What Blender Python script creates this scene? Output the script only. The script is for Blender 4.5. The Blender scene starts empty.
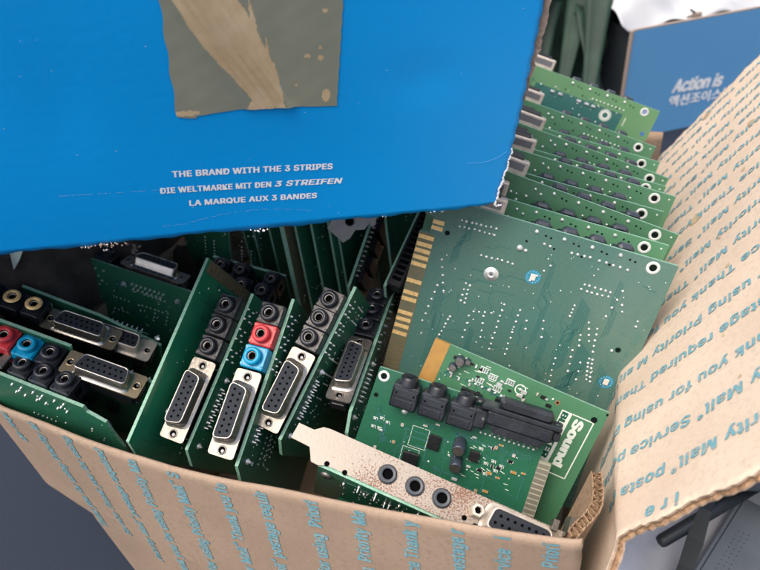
import bpy, bmesh, math, random
from mathutils import Matrix, Vector
import numpy as np
R = math.radians
rnd = random.Random(7)
scene = bpy.context.scene
col = scene.collection

# ------------------------------------------------------------------ camera
cd = bpy.data.cameras.new('camera'); cam = bpy.data.objects.new('camera', cd); col.objects.link(cam)
CM = [[0.91327, 0.14904, -0.37911], [0.39319, -0.56583, 0.72473], [-0.1065, -0.81094, -0.57536]]
cx = Vector([r[0] for r in CM]); cy = Vector([r[1] for r in CM]); cz = Vector([r[2] for r in CM])
m = Matrix.Identity(4)
m.col[0][:3] = cx; m.col[1][:3] = -cy; m.col[2][:3] = -cz; m.col[3][:3] = (0, 0, .365)
cam.matrix_world = m
cd.sensor_width = 36; cd.lens = 30.79; cd.clip_start = .01; cd.clip_end = 50
cd.dof.use_dof = True; cd.dof.focus_distance = .285; cd.dof.aperture_fstop = 15
scene.camera = cam

# ------------------------------------------------------------------ light
SUN_EL, SUN_AZ = R(66), R(-160)          # azimuth from +Y towards +X
w = bpy.data.worlds.new('World'); scene.world = w; w.use_nodes = True
wn = w.node_tree.nodes; wl = w.node_tree.links
sky = wn.new('ShaderNodeTexSky'); sky.sky_type = 'NISHITA'; sky.sun_disc = False
sky.sun_elevation = SUN_EL; sky.sun_rotation = SUN_AZ; sky.dust_density = 7.0; sky.air_density = .8; sky.ozone_density = .3
wl.new(sky.outputs[0], wn['Background'].inputs[0]); wn['Background'].inputs[1].default_value = .15
sd = bpy.data.lights.new('sun', 'SUN'); so = bpy.data.objects.new('sun', sd); col.objects.link(so)
sd.energy = 1.1; sd.angle = R(55); sd.color = (1, .93, .84)
dirn = Vector((math.sin(SUN_AZ)*math.cos(SUN_EL), math.cos(SUN_AZ)*math.cos(SUN_EL), math.sin(SUN_EL)))
so.rotation_euler = dirn.to_track_quat('Z', 'Y').to_euler()
so.location = dirn*3
scene.view_settings.view_transform = 'Standard'; scene.view_settings.look = 'None'
scene.view_settings.exposure = .85; scene.view_settings.gamma = 1
scene.render.engine = 'CYCLES'

# ------------------------------------------------------------------ materials
MATS = {}
def mat(name, base, rough=.5, metal=0., spec=.5, noise=None, bump=0., bscale=300, coat=0., wave=None, vary=0., trans=0., alpha=1.):
    """noise=(scale, colour2, low, high): second colour mixed in by object-space noise"""
    if name in MATS: return MATS[name]
    mt = bpy.data.materials.new(name); mt.use_nodes = True
    n = mt.node_tree.nodes; l = mt.node_tree.links; b = n['Principled BSDF']
    b.inputs['Base Color'].default_value = (*base, 1); b.inputs['Roughness'].default_value = rough
    b.inputs['Metallic'].default_value = metal; b.inputs['Specular IOR Level'].default_value = spec
    b.inputs['Coat Weight'].default_value = coat
    b.inputs['Transmission Weight'].default_value = trans; b.inputs['Alpha'].default_value = alpha
    tc = n.new('ShaderNodeTexCoord')
    src = None
    if noise:
        sets = noise if isinstance(noise, list) else [noise]
        for (sc, c2, lo, hi) in sets:
            tx = n.new('ShaderNodeTexNoise'); tx.inputs['Scale'].default_value = sc; tx.inputs['Detail'].default_value = 6
            l.new(tc.outputs['Object'], tx.inputs['Vector'])
            rp = n.new('ShaderNodeMapRange'); rp.inputs['From Min'].default_value = lo; rp.inputs['From Max'].default_value = hi
            l.new(tx.outputs['Fac'], rp.inputs['Value'])
            mx = n.new('ShaderNodeMix'); mx.data_type = 'RGBA'
            l.new(rp.outputs[0], mx.inputs['Factor'])
            if src: l.new(src, mx.inputs['A'])
            else: mx.inputs['A'].default_value = (*base, 1)
            mx.inputs['B'].default_value = (*c2, 1)
            src = mx.outputs['Result']
    if vary:
        oi = n.new('ShaderNodeObjectInfo'); hs = n.new('ShaderNodeHueSaturation')
        mr = n.new('ShaderNodeMapRange'); mr.inputs['To Min'].default_value = 1-vary; mr.inputs['To Max'].default_value = 1+vary
        l.new(oi.outputs['Random'], mr.inputs['Value']); l.new(mr.outputs[0], hs.inputs['Value'])
        if src: l.new(src, hs.inputs['Color'])
        else: hs.inputs['Color'].default_value = (*base, 1)
        src = hs.outputs[0]
    if src: l.new(src, b.inputs['Base Color'])
    if bump:
        tx = n.new('ShaderNodeTexNoise'); tx.inputs['Scale'].default_value = bscale; tx.inputs['Detail'].default_value = 5
        l.new(tc.outputs['Object'], tx.inputs['Vector'])
        bp = n.new('ShaderNodeBump'); bp.inputs['Strength'].default_value = bump; bp.inputs['Distance'].default_value = .0006
        l.new(tx.outputs['Fac'], bp.inputs['Height']); l.new(bp.outputs[0], b.inputs['Normal'])
        rr = n.new('ShaderNodeMapRange'); rr.inputs['To Min'].default_value = max(.05, rough-.12); rr.inputs['To Max'].default_value = min(1, rough+.12)
        l.new(tx.outputs['Fac'], rr.inputs['Value']); l.new(rr.outputs[0], b.inputs['Roughness'])
        if wave:     # faint flute lines of the board underneath
            wt = n.new('ShaderNodeTexWave'); wt.bands_direction = wave[0]; wt.inputs['Scale'].default_value = wave[1]; wt.inputs['Distortion'].default_value = .6
            l.new(tc.outputs['Object'], wt.inputs['Vector'])
            b2 = n.new('ShaderNodeBump'); b2.inputs['Strength'].default_value = wave[2]; b2.inputs['Distance'].default_value = .0006
            l.new(wt.outputs['Fac'], b2.inputs['Height']); l.new(bp.outputs[0], b2.inputs['Normal']); l.new(b2.outputs[0], b.inputs['Normal'])
    b.inputs['Coat Roughness'].default_value = .15
    MATS[name] = mt
    return mt

GREEN = mat('solder_mask', (.02, .125, .068), .33, noise=[(45, (.026, .15, .085), .35, .7), (900, (.012, .09, .045), .55, .8)], bump=.12, bscale=500, vary=.22)
GREENB = mat('solder_mask_blue', (.078, .165, .132), .25, noise=[(16, (.068, .165, .145), .4, .62), (1200, (.06, .145, .112), .55, .8)], bump=.1, bscale=500, coat=1.)
GREENL = mat('solder_mask_bright', (.012, .17, .085), .35, noise=[(60, (.03, .2, .1), .4, .7)], bump=.12, bscale=500, vary=.2)
TRACE = mat('copper_trace_under_mask', (.036, .13, .122), .25)
TRACED = mat('copper_pour_under_mask', (.012, .09, .055), .3)
EDGE = mat('board_edge', (.16, .36, .26), .6, noise=(800, (.3, .45, .36), .4, .7))
SOLDER = mat('solder', (.72, .75, .75), .36, .6, bump=.3, bscale=900)
SILK = mat('silkscreen', (.62, .68, .62), .6)
HOLE = mat('drilled_hole', (.004, .009, .007), .9, spec=.1)
GOLD = mat('gold_plate', (.85, .6, .26), .35, .25, noise=(700, (.6, .36, .15), .5, .75))
FINGERBASE = mat('bare_finger_board', (.11, .12, .075), .5, noise=(300, (.16, .13, .07), .4, .7))
TAN = mat('tan_mask_edge', (.38, .21, .05), .5, noise=(200, (.3, .17, .05), .4, .7))
NICKEL = mat('nickel_plate', (.20, .187, .167), .38, .8, noise=[(160, (.18, .165, .145), .45, .75), (900, (.31, .295, .27), .5, .8)], bump=.25, bscale=600)
NICKELB = mat('bright_shell', (.40, .38, .345), .28, .9, noise=(200, (.55, .5, .44), .5, .8), bump=.15, bscale=400)
BRASS = mat('gold_and_warm_reflection', (.5, .41, .26), .35, .8, noise=(200, (.5, .42, .3), .45, .75))  # finger gold; on port plates, the carton's warm reflection put into the colour
SLATE = mat('slate_insert', (.018, .023, .031), .7, spec=.25, bump=.1, bscale=900)
BLACK = mat('black_plastic', (.009, .010, .012), .4, noise=(500, (.03, .03, .032), .6, .85), bump=.2, bscale=700)
BLACKD = mat('dusty_black_plastic', (.008, .010, .014), .36, noise=[(120, (.024, .030, .041), .45, .8)], bump=.2, bscale=700)
DARKHOLE = mat('socket_bore', (.002, .002, .0025), .9, spec=.05)
REDP = mat('red_plastic', (.5, .035, .045), .4, bump=.15, bscale=700)
BLUEP = mat('blue_plastic', (.0, .27, .48), .35, bump=.15, bscale=700)
CREAM = mat('cream_plate', (.62, .56, .48), .45, .35, noise=(250, (.42, .38, .33), .4, .75))
GREYM = mat('grey_sheet_steel', (.22, .22, .235), .5, .75, noise=(120, (.2, .2, .21), .4, .7), bump=.15, bscale=300)
CAPS = mat('capacitor_sleeve', (.03, .04, .06), .35)

def rust_mat():
    mt = mat('rusty_plated_steel', (.35, .31, .262), .45, .55, bump=.1, bscale=900)
    n = mt.node_tree.nodes; l = mt.node_tree.links; b = n['Principled BSDF']
    tc = n.new('ShaderNodeTexCoord')
    a = n.new('ShaderNodeTexNoise'); a.inputs['Scale'].default_value = 1500; a.inputs['Detail'].default_value = 4
    c = n.new('ShaderNodeTexNoise'); c.inputs['Scale'].default_value = 55; c.inputs['Detail'].default_value = 4
    l.new(tc.outputs['Object'], a.inputs['Vector']); l.new(tc.outputs['Object'], c.inputs['Vector'])
    # rust is thickest along the middle of the plate (a band in the plate's own x axis)
    sp = n.new('ShaderNodeSeparateXYZ'); l.new(tc.outputs['Object'], sp.inputs[0])
    band = n.new('ShaderNodeMapRange'); band.inputs['From Min'].default_value = -.03; band.inputs['From Max'].default_value = -.008
    band.inputs['To Min'].default_value = -.16; band.inputs['To Max'].default_value = .05
    l.new(sp.outputs['X'], band.inputs['Value'])
    ad = n.new('ShaderNodeMath'); ad.operation = 'MULTIPLY_ADD'; ad.inputs[1].default_value = .55
    l.new(c.outputs['Fac'], ad.inputs[0]); l.new(a.outputs['Fac'], ad.inputs[2])
    ad2 = n.new('ShaderNodeMath'); l.new(ad.outputs[0], ad2.inputs[0]); l.new(band.outputs[0], ad2.inputs[1])
    r1 = n.new('ShaderNodeMapRange'); r1.inputs['From Min'].default_value = .845; r1.inputs['From Max'].default_value = .95
    l.new(ad2.outputs[0], r1.inputs['Value'])
    mx = n.new('ShaderNodeMix'); mx.data_type = 'RGBA'; mx.inputs['A'].default_value = (.35, .31, .262, 1); mx.inputs['B'].default_value = (.16, .075, .04, 1)
    l.new(r1.outputs[0], mx.inputs['Factor']); l.new(mx.outputs['Result'], b.inputs['Base Color'])
    m2 = n.new('ShaderNodeMapRange'); m2.inputs['To Min'].default_value = .55; m2.inputs['To Max'].default_value = 0
    l.new(r1.outputs[0], m2.inputs['Value']); l.new(m2.outputs[0], b.inputs['Metallic'])
    return mt
RUST = rust_mat()

def kraft(name, base, dark, wv):
    mt = mat(name, base, .8, spec=.25, noise=[(28, dark, .42, .72), (420, tuple(c*.82 for c in base), .5, .72), (2200, tuple(min(1, c*1.18) for c in base), .55, .75)], bump=.16, bscale=1800, wave=wv)
    return mt
KRAFT = kraft('kraft_board_shaded', (.325, .243, .178), (.275, .203, .147), ('X', 48, .03))  # same board as the flap, darkened: the walls' weaker light is in the colour
KRAFTL = kraft('kraft_flap_lit', (.60, .495, .39), (.53, .42, .32), ('Y', 48, .03))  # same board, paler: the flap's stronger light is put into the colour
FLUTE = mat('corrugated_core', (.22, .13, .07), .9, noise=(900, (.4, .26, .15), .4, .7))
def ink_mat():
    mt = mat('teal_print', (.075, .26, .34), .8, spec=.2)
    n = mt.node_tree.nodes; l = mt.node_tree.links; b = n['Principled BSDF']
    tc = n.new('ShaderNodeTexCoord'); a = n.new('ShaderNodeTexNoise'); a.inputs['Scale'].default_value = 700; a.inputs['Detail'].default_value = 8
    l.new(tc.outputs['Object'], a.inputs['Vector'])
    r1 = n.new('ShaderNodeMapRange'); r1.inputs['From Min'].default_value = .5; r1.inputs['From Max'].default_value = .72; r1.inputs['To Max'].default_value = .8
    l.new(a.outputs['Fac'], r1.inputs['Value'])
    mx = n.new('ShaderNodeMix'); mx.data_type = 'RGBA'; mx.inputs['A'].default_value = (.14, .33, .39, 1); mx.inputs['B'].default_value = (.48, .36, .26, 1)
    l.new(r1.outputs[0], mx.inputs['Factor']); l.new(mx.outputs['Result'], b.inputs['Base Color'])
    return mt
INK = ink_mat()
BLUEBOX = mat('blue_printed_card', (.0, .285, .72), .42, spec=.3, noise=[(9, (.0, .30, .75), .35, .7), (1500, (.002, .275, .69), .5, .8)], bump=.1, bscale=420, wave=('Y', 55, .012))
BOXIN = mat('grey_board_inside', (.13, .10, .085), .8, noise=(300, (.2, .16, .13), .4, .7))
WHITEINK = mat('white_print', (.82, .85, .87), .6)
FRAY = mat('frayed_paper', (.27, .215, .18), .9, noise=(900, (.35, .28, .23), .4, .7))
FRAYW = mat('white_paper_fibre', (.8, .82, .84), .9)
ACTBLUE = mat('faded_blue_card', (.1, .3, .56), .45, noise=[(6, (.12, .325, .59), .35, .7)])
ACTEDGE = mat('faded_card_edge', (.32, .26, .22), .8)
ACTSIDE = mat('shaded_card_side', (.012, .018, .022), .7)  # near-black carries the shade on the carton's sides
TAPE = mat('clear_tape_patch', (.215, .235, .185), .2, noise=[(60, (.245, .255, .195), .4, .7)], bump=.2, bscale=120)
TAPETAN = mat('torn_board_under_tape', (.50, .385, .235), .2, noise=[(120, (.58, .46, .31), .4, .7), (35, (.42, .31, .17), .5, .75)], bump=.35, bscale=180)
BAGW = mat('white_film', (.47, .49, .51), .55, noise=(12, (.40, .42, .45), .4, .7))
SHEETW = mat('pale_grey_film', (.50, .52, .56), .5, noise=(25, (.38, .40, .45), .4, .7), bump=.15, bscale=90)
GREENC = mat('dark_green_fabric', (.022, .058, .043), .85, spec=.15, noise=[(14, (.035, .085, .06), .4, .7)], bump=.3, bscale=400)
FLOORM = mat('blue_grey_floor', (.013, .02, .034), .8, spec=.2, noise=[(3, (.016, .023, .038), .35, .7), (900, (.022, .03, .046), .5, .75)], bump=.4, bscale=700)
RODM = mat('black_rubber', (.012, .017, .021), .5, bump=.15)
CASEM = mat('dark_grey_case', (.105, .125, .145), .55, noise=(40, (.085, .1, .12), .4, .7), bump=.1, bscale=900)
LEAF = mat('strap_leaf', (.009, .026, .019), .6, spec=.25, noise=[(40, (.015, .04, .028), .4, .7)])
DIMBLUE = mat('scuffed_blue_print', (.25, .45, .72), .6)
DARKBROWN = mat('shaded_flap_brown', (.085, .072, .066), .9, spec=.15, noise=[(60, (.035, .03, .028), .4, .7)], bump=.3)  # flap brown with the shade under the blue box put into it
NAVY = mat('dark_navy_fabric', (.02, .03, .042), .8, noise=(120, (.03, .04, .055), .4, .7), bump=.3)

# ------------------------------------------------------------------ helpers
class MB:
    """collects shapes (in millimetres by default) into one mesh with several materials"""
    def __init__(s, k=.001): s.bm = bmesh.new(); s.mats = []; s.k = k
    def mi(s, mt):
        if mt not in s.mats: s.mats.append(mt)
        return s.mats.index(mt)
    def v(s, p): return s.bm.verts.new((p[0]*s.k, p[1]*s.k, p[2]*s.k))
    def f(s, vs, mt, smooth=False):
        try: f = s.bm.faces.new(vs)
        except ValueError: return None
        f.material_index = s.mi(mt); f.smooth = smooth; return f
    def box(s, lo, hi, mt, bev=0.):
        x0, y0, z0 = lo; x1, y1, z1 = hi
        if not bev:
            vs = [s.v(p) for p in ((x0,y0,z0),(x1,y0,z0),(x1,y1,z0),(x0,y1,z0),(x0,y0,z1),(x1,y0,z1),(x1,y1,z1),(x0,y1,z1))]
            for q in ((3,2,1,0),(4,5,6,7),(0,1,5,4),(1,2,6,5),(2,3,7,6),(3,0,4,7)): s.f([vs[i] for i in q], mt)
            return
        b = bev
        rings = []
        for z, o in ((z0, b), (z0+b, 0), (z1-b, 0), (z1, b)):
            ix0, ix1, iy0, iy1 = x0+o, x1-o, y0+o, y1-o
            c = b if o == 0 else b*.6
            pts = [(ix0+c,iy0),(ix1-c,iy0),(ix1,iy0+c),(ix1,iy1-c),(ix1-c,iy1),(ix0+c,iy1),(ix0,iy1-c),(ix0,iy0+c)]
            rings.append([s.v((px,py,z)) for px,py in pts])
        for a, c in zip(rings, rings[1:]):
            for i in range(8): s.f([a[i],a[(i+1)%8],c[(i+1)%8],c[i]], mt)
        s.f(rings[0][::-1], mt); s.f(rings[-1], mt)
    def basis(s, d):
        d = Vector(d).normalized(); a = Vector((0,0,1)) if abs(d.z) < .9 else Vector((1,0,0))
        u = d.cross(a).normalized(); return u, d.cross(u)
    def lathe(s, p, d, prof, mt, seg=16, smooth=True, cap0=False, cap1=True, capm=None):
        """prof: [(r, h)...] along direction d from p"""
        p = Vector(p); d = Vector(d).normalized(); u, w_ = s.basis(d); rings = []
        for r, h in prof:
            rings.append([s.v(p + d*h + (u*math.cos(2*math.pi*i/seg) + w_*math.sin(2*math.pi*i/seg))*r) for i in range(seg)])
        for a, c in zip(rings, rings[1:]):
            for i in range(seg): s.f([a[i],a[(i+1)%seg],c[(i+1)%seg],c[i]], mt, smooth)
        if cap0: s.f(rings[0][::-1], capm or mt)
        if cap1: s.f(rings[-1], capm or mt)
    def cyl(s, p, d, r, h, mt, seg=14): s.lathe(p, d, [(r, 0), (r, h)], mt, seg, True, True, True)
    def dome(s, p, d, r, mt, h=None, seg=7):
        h = h or r*.8
        s.lathe(p, d, [(r, 0), (r*.8, h*.55), (r*.35, h*.95)], mt, seg)
    def disc(s, p, d, r, mt, seg=12, r0=0):
        p = Vector(p); u, w_ = s.basis(d)
        a = [s.v(p + (u*math.cos(2*math.pi*i/seg) + w_*math.sin(2*math.pi*i/seg))*r) for i in range(seg)]
        if not r0: s.f(a, mt); return
        b = [s.v(p + (u*math.cos(2*math.pi*i/seg) + w_*math.sin(2*math.pi*i/seg))*r0) for i in range(seg)]
        for i in range(seg): s.f([a[i],a[(i+1)%seg],b[(i+1)%seg],b[i]], mt)
    def tube(s, pts, r, mt, seg=8):
        pts = [Vector(p) for p in pts]; rings = []
        for i, p in enumerate(pts):
            d = (pts[min(i+1,len(pts)-1)] - pts[max(i-1,0)]).normalized(); u, w_ = s.basis(d)
            if rings and u.dot(pu) < 0: u, w_ = -u, -w_
            pu = u
            rr = r[i] if isinstance(r, (list, tuple)) else r
            rings.append([s.v(p + (u*math.cos(2*math.pi*k/seg) + w_*math.sin(2*math.pi*k/seg))*rr) for k in range(seg)])
        for a, c in zip(rings, rings[1:]):
            for k in range(seg): s.f([a[k],a[(k+1)%seg],c[(k+1)%seg],c[k]], mt, True)
        s.f(rings[0][::-1], mt); s.f(rings[-1], mt)
    def prism(s, pts, z0, z1, mt, side=None, top=None, ax=2):
        """2-D outline extruded along an axis (ax=2: x,y -> z; ax=1: x,z -> y)"""
        g = (lambda p, z: (p[0],p[1],z)) if ax == 2 else (lambda p, z: (p[0],z,p[1]))
        a = [s.v(g(p,z0)) for p in pts]; b = [s.v(g(p,z1)) for p in pts]; n = len(pts)
        s.f(a[::-1], mt); s.f(b, top or mt)
        for i in range(n): s.f([a[i],a[(i+1)%n],b[(i+1)%n],b[i]], side or mt)
    def strip(s, pts, wd, z, mt):
        """flat polyline ribbon lying in the plane z (copper traces, silk lines)"""
        for (x0,y0),(x1,y1) in zip(pts, pts[1:]):
            dx, dy = x1-x0, y1-y0; L = math.hypot(dx,dy)
            if L < 1e-6: continue
            nx, ny = -dy/L*wd/2, dx/L*wd/2
            s.f([s.v((x0+nx,y0+ny,z)), s.v((x1+nx,y1+ny,z)), s.v((x1-nx,y1-ny,z)), s.v((x0-nx,y0-ny,z))], mt)
    def text(s, string, size, mp, mt, bold=.02, spacing=1., shear=0., align='L', sx=1.):
        """lettering laid on a surface: mp(x, y) -> point in this builder's units"""
        V, F = glyphs(string, spacing, shear)
        if not V: return 0
        x0 = min(v[0] for v in V); x1 = max(v[0] for v in V); k = size/.7; Wd = (x1-x0)*k*sx
        off = {'L': 0, 'R': -Wd, 'C': -Wd/2}[align]
        st_ = [(0,0)] if not bold else [(0,0),(bold,bold*.35),(-bold,-bold*.35),(bold*.5,-bold*.5),(-bold*.5,bold*.5)]
        q = size*.3
        for n_, (ox, oy) in enumerate(st_):
            vs = []
            for v in V:
                x, y = (v[0]-x0+ox)*k*sx+off, (v[1]+oy)*k
                p = Vector(mp(x, y))
                if n_:
                    nn = (Vector(mp(x+q, y))-p).cross(Vector(mp(x, y+q))-p)
                    if nn.length: p = p + nn.normalized()*(size*.004*n_)
                vs.append(s.v(p))
            for f in F: s.f([vs[i] for i in f], mt)
        return Wd
    def mesh(s, name):
        me = bpy.data.meshes.new(name)
        bmesh.ops.recalc_face_normals(s.bm, faces=[f for f in s.bm.faces])
        s.bm.to_mesh(me); s.bm.free()
        for mt in s.mats: me.materials.append(mt)
        return me
    def build(s, name, parent=None, mw=None):
        o = bpy.data.objects.new(name, s.mesh(name)); col.objects.link(o)
        if parent: o.parent = parent
        if mw: o.matrix_world = mw
        return o
_G = {}
try:     # Blender's own interface typeface, a plain grotesque; its built-in font otherwise
    FONT = bpy.data.fonts.load(bpy.utils.system_resource('DATAFILES', path='fonts') + '/Inter.woff2')
except Exception:
    FONT = None
def glyphs(string, spacing, shear):
    key = (string, spacing, shear)
    if key in _G: return _G[key]
    if '\u00ae' in string:      # small raised mark
        V, F, x = [], [], 0.
        for i, part in enumerate(string.split('\u00ae')):
            if i:
                mv, mf = glyphs('o', spacing, shear); n0 = len(V)
                V += [(v[0]*.5+x+.1, v[1]*.5+.42) for v in mv]; F += [tuple(j+n0 for j in f) for f in mf]; x += .42
            if part.startswith(' '): x += .25
            if part.strip():
                pv, pf = glyphs(part.strip(), spacing, shear); n0 = len(V); m_ = min(v[0] for v in pv)
                V += [(v[0]-m_+x, v[1]) for v in pv]; F += [tuple(j+n0 for j in f) for f in pf]; x = max(v[0] for v in V)
        _G[key] = (V, F); return _G[key]
    cu = bpy.data.curves.new('lettering', 'FONT'); cu.body = string; cu.size = 1
    cu.font = FONT if FONT and max(map(ord, string)) < 0x2000 else cu.font; cu.space_character = spacing; cu.shear = shear; cu.resolution_u = 3
    ob = bpy.data.objects.new('lettering', cu); col.objects.link(ob)
    dg = bpy.context.evaluated_depsgraph_get(); me = bpy.data.meshes.new_from_object(ob.evaluated_get(dg))
    V = [tuple(v.co) for v in me.vertices]; F = [tuple(p.vertices) for p in me.polygons]
    bpy.data.objects.remove(ob); bpy.data.curves.remove(cu); bpy.data.meshes.remove(me)
    _G[key] = (V, F); return _G[key]
def tag(o, label, cat, group=None, kind=None):
    if label: o['label'] = label
    if cat: o['category'] = cat
    if group: o['group'] = group
    if kind: o['kind'] = kind
    return o
def empty(name, mw, label, cat, group=None):
    o = bpy.data.objects.new(name, None); col.objects.link(o); o.empty_display_size = .01
    o.matrix_world = mw; return tag(o, label, cat, group)
def link(name, me, parent, loc=(0,0,0), rot=(0,0,0)):
    o = bpy.data.objects.new(name, me); col.objects.link(o); o.parent = parent
    o.location = [c*.001 for c in loc]; o.rotation_euler = rot; return o
def frame(A, ex, ey):
    ex = Vector(ex).normalized(); ey = Vector(ey); ey = (ey - ex*ey.dot(ex)).normalized(); ez = ex.cross(ey)
    mw = Matrix.Identity(4)
    mw.col[0][:3] = ex; mw.col[1][:3] = ey; mw.col[2][:3] = ez; mw.col[3][:3] = A
    return mw
# every card's pose: a point, the direction of its bracket edge and the direction down its board
FR = {
'G1':((-0.18906, 0.15465, 0.15654),(-0.0738, -0.83208, -0.54972),(-0.14768, 0.55426, -0.81914)),
'G2':((-0.15995, 0.15188, 0.1595),(-0.01418, -0.82885, -0.55929),(-0.16097, 0.55394, -0.81684)),
'G3':((-0.14651, 0.17294, 0.15804),(-0.19238, -0.80171, -0.5659),(-0.16094, 0.59464, -0.78772)),
'G4':((-0.1298, 0.20437, 0.14789),(0.10704, -0.97914, -0.17268),(-0.1969, 0.14936, -0.96898)),
'B':((-0.23287, 0.1497, 0.16508),(0.88791, 0.20294, -0.41284),(-0.43999, 0.11271, -0.8909)),
'C':((-0.2646, 0.1699, 0.17001),(0.89722, 0.21629, -0.38498),(-0.41545, 0.118, -0.90193)),
'D':((-0.2533, 0.17822, 0.15787),(0.89722, 0.21629, -0.38498),(-0.41545, 0.118, -0.90193)),
'A':((-0.25445, 0.13636, 0.17258),(0.96105, 0.08, -0.26453),(-0.27313, 0.12903, -0.95328)),
'E':((-0.26854, 0.23222, 0.1653),(0.90932, 0.20207, -0.36373),(-0.29158, -0.31416, -0.90349)),
'R0':((-0.10093, 0.25391, 0.22082),(0.95458, 0.13, -0.26811),(-0.2291, -0.2551, -0.93938)),
'S':((-0.08621, 0.2128, 0.1704),(0.92642, 0.08, -0.3679),(-0.29281, -0.46116, -0.83761)),
'T':((-0.10768, 0.19528, 0.16258),(0.96614, 0.1, -0.23785),(-0.15948, -0.49323, -0.85515)),
'V':((-0.08519, 0.14789, 0.15206),(0.92435, 0.09, -0.37079),(-0.37672, 0.36948, -0.84945)),
'G0':((-0.19902, 0.19986, 0.20091),(-0.06211, -0.83, -0.55429),(-0.09712, 0.55776, -0.8243)),
'K':((-0.15516, 0.29811, 0.17918),(-0.04135, -0.83, -0.55623),(-0.14949, 0.55558, -0.81792)),
'M':((-0.12211, 0.28775, 0.19032),(-0.15494, -0.83, -0.53581),(-0.14278, 0.55548, -0.81918)),
'F1':((-0.2154, 0.24024, 0.15778),(0.9734, 0.10246, -0.20493),(-0.22691, 0.30733, -0.92415)),
'F2':((-0.22591, 0.25471, 0.15685),(0.9734, 0.10246, -0.20493),(-0.22691, 0.30733, -0.92415)),
'H1':((-0.19312, 0.26256, 0.17121),(0.04994, 0.99875, 0.0),(0.0, 0.0, -1.0)),
'H2':((-0.18879, 0.26811, 0.16839),(0.04994, 0.99875, 0.0),(0.0, 0.0, -1.0)),
'H3':((-0.18218, 0.27465, 0.16531),(0.04994, 0.99875, 0.0),(0.0, 0.0, -1.0)),
'H4':((-0.17483, 0.28149, 0.16215),(0.04994, 0.99875, 0.0),(0.0, 0.0, -1.0)),
'H5':((-0.17225, 0.28629, 0.15954),(0.04994, 0.99875, 0.0),(0.0, 0.0, -1.0)),
'H6':((-0.262, 0.31, 0.155),(0.04994, 0.99875, 0.0),(0.0, 0.0, -1.0)),
'H7':((-0.245, 0.3, 0.15),(0.04994, 0.99875, 0.0),(0.0, 0.0, -1.0)),
'H8':((-0.228, 0.295, 0.15),(0.04994, 0.99875, 0.0),(0.0, 0.0, -1.0)),
'H9':((-0.207, 0.285, 0.15),(0.04994, 0.99875, 0.0),(0.0, 0.0, -1.0)),
'H10':((-0.118, 0.235, 0.105),(-0.10036, 0.9835, 0.15054),(-0.09222, 0.14145, -0.98564)),
'H11':((-0.108, 0.225, 0.1),(-0.10036, 0.9835, 0.15054),(-0.09222, 0.14145, -0.98564)),
'H14':((-0.15988, 0.3069, 0.1617),(0.02, 0.9998, 0.0),(0.0, 0.0, -1.0)),
'H15':((-0.14506, 0.2962, 0.16453),(0.0, 1.0, 0.0),(0.0, 0.0, -1.0)),
'H12':((-0.137, 0.158, 0.08),(-0.05263, 0.94737, 0.31579),(-0.10454, 0.30926, -0.94521)),
'H13':((-0.124, 0.16, 0.075),(-0.05263, 0.94737, 0.31579),(-0.10454, 0.30926, -0.94521)),
'N':((-0.25402, 0.28759, 0.16465),(-0.9734, 0.10246, 0.20493),(-0.21178, -0.0611, -0.97541)),
'P':((-0.15686, 0.27411, 0.18794),(0.93238, 0.20051, -0.30077),(-0.20523, -0.39132, -0.89708)),
'BLUE':((-0.06689, 0.2483, 0.22301),(0.77222, 0.61972, -0.14007),(-0.19208, 0.01758, -0.98122)),
'ACT':((-0.06124, 0.82351, 0.13912),(0.8, 0.6, -0.0),(-0.04547, 0.06063, -0.99712)),
'FLAP':((0.00227, 0.15077, 0.15019),(0.0, 1.0, 0.0),(0.55801, 0.0, 0.82984)),
'R1':((-0.10628, 0.27779, 0.21758),(0.96002, 0.1, -0.26147),(-0.22927, -0.25512, -0.93933)),
'R2':((-0.09925, 0.29391, 0.22452),(0.93241, 0.1, -0.34729),(-0.31151, -0.26482, -0.9126)),
'R3':((-0.11088, 0.31285, 0.21564),(0.96096, 0.1, -0.25798),(-0.2259, -0.25477, -0.94024)),
'R4':((-0.10521, 0.33639, 0.21558),(0.95364, 0.1, -0.28386),(-0.25078, -0.25744, -0.93319)),
'R5':((-0.11164, 0.35417, 0.21016),(0.95885, 0.1, -0.26573),(-0.23336, -0.25555, -0.93821)),
'R6':((-0.10739, 0.37533, 0.21509),(0.93026, 0.1, -0.35301),(-0.31697, -0.26555, -0.9105)),
'R7':((-0.11676, 0.39873, 0.20618),(0.9535, 0.1, -0.28432),(-0.25122, -0.25749, -0.93305)),
'R8':((-0.11844, 0.42343, 0.21282),(0.93185, 0.1, -0.34879),(-0.31294, -0.26501, -0.91205)),
'R9':((-0.11979, 0.46911, 0.22072),(0.92764, 0.1, -0.35983),(-0.32347, -0.26644, -0.90795)),
}
FM = {k: frame(*v) for k, v in FR.items()}

# ------------------------------------------------------------------ setting
def grid(mb, nu, nv, fn, mt, skip=None, smooth=True):
    g = [[mb.v(fn(i/nu, j/nv)) for j in range(nv+1)] for i in range(nu+1)]
    for i in range(nu):
        for j in range(nv):
            if skip and skip(i/nu, j/nv): continue
            mm = mt((i+.5)/nu, (j+.5)/nv) if callable(mt) else mt
            mb.f([g[i][j], g[i+1][j], g[i+1][j+1], g[i][j+1]], mm, smooth)
    return g
b = MB(1)
grid(b, 40, 40, lambda u, v: (-6+12*u, -4+12*v, .0), FLOORM)
tag(b.build('floor'), None, None, kind='structure')

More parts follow.
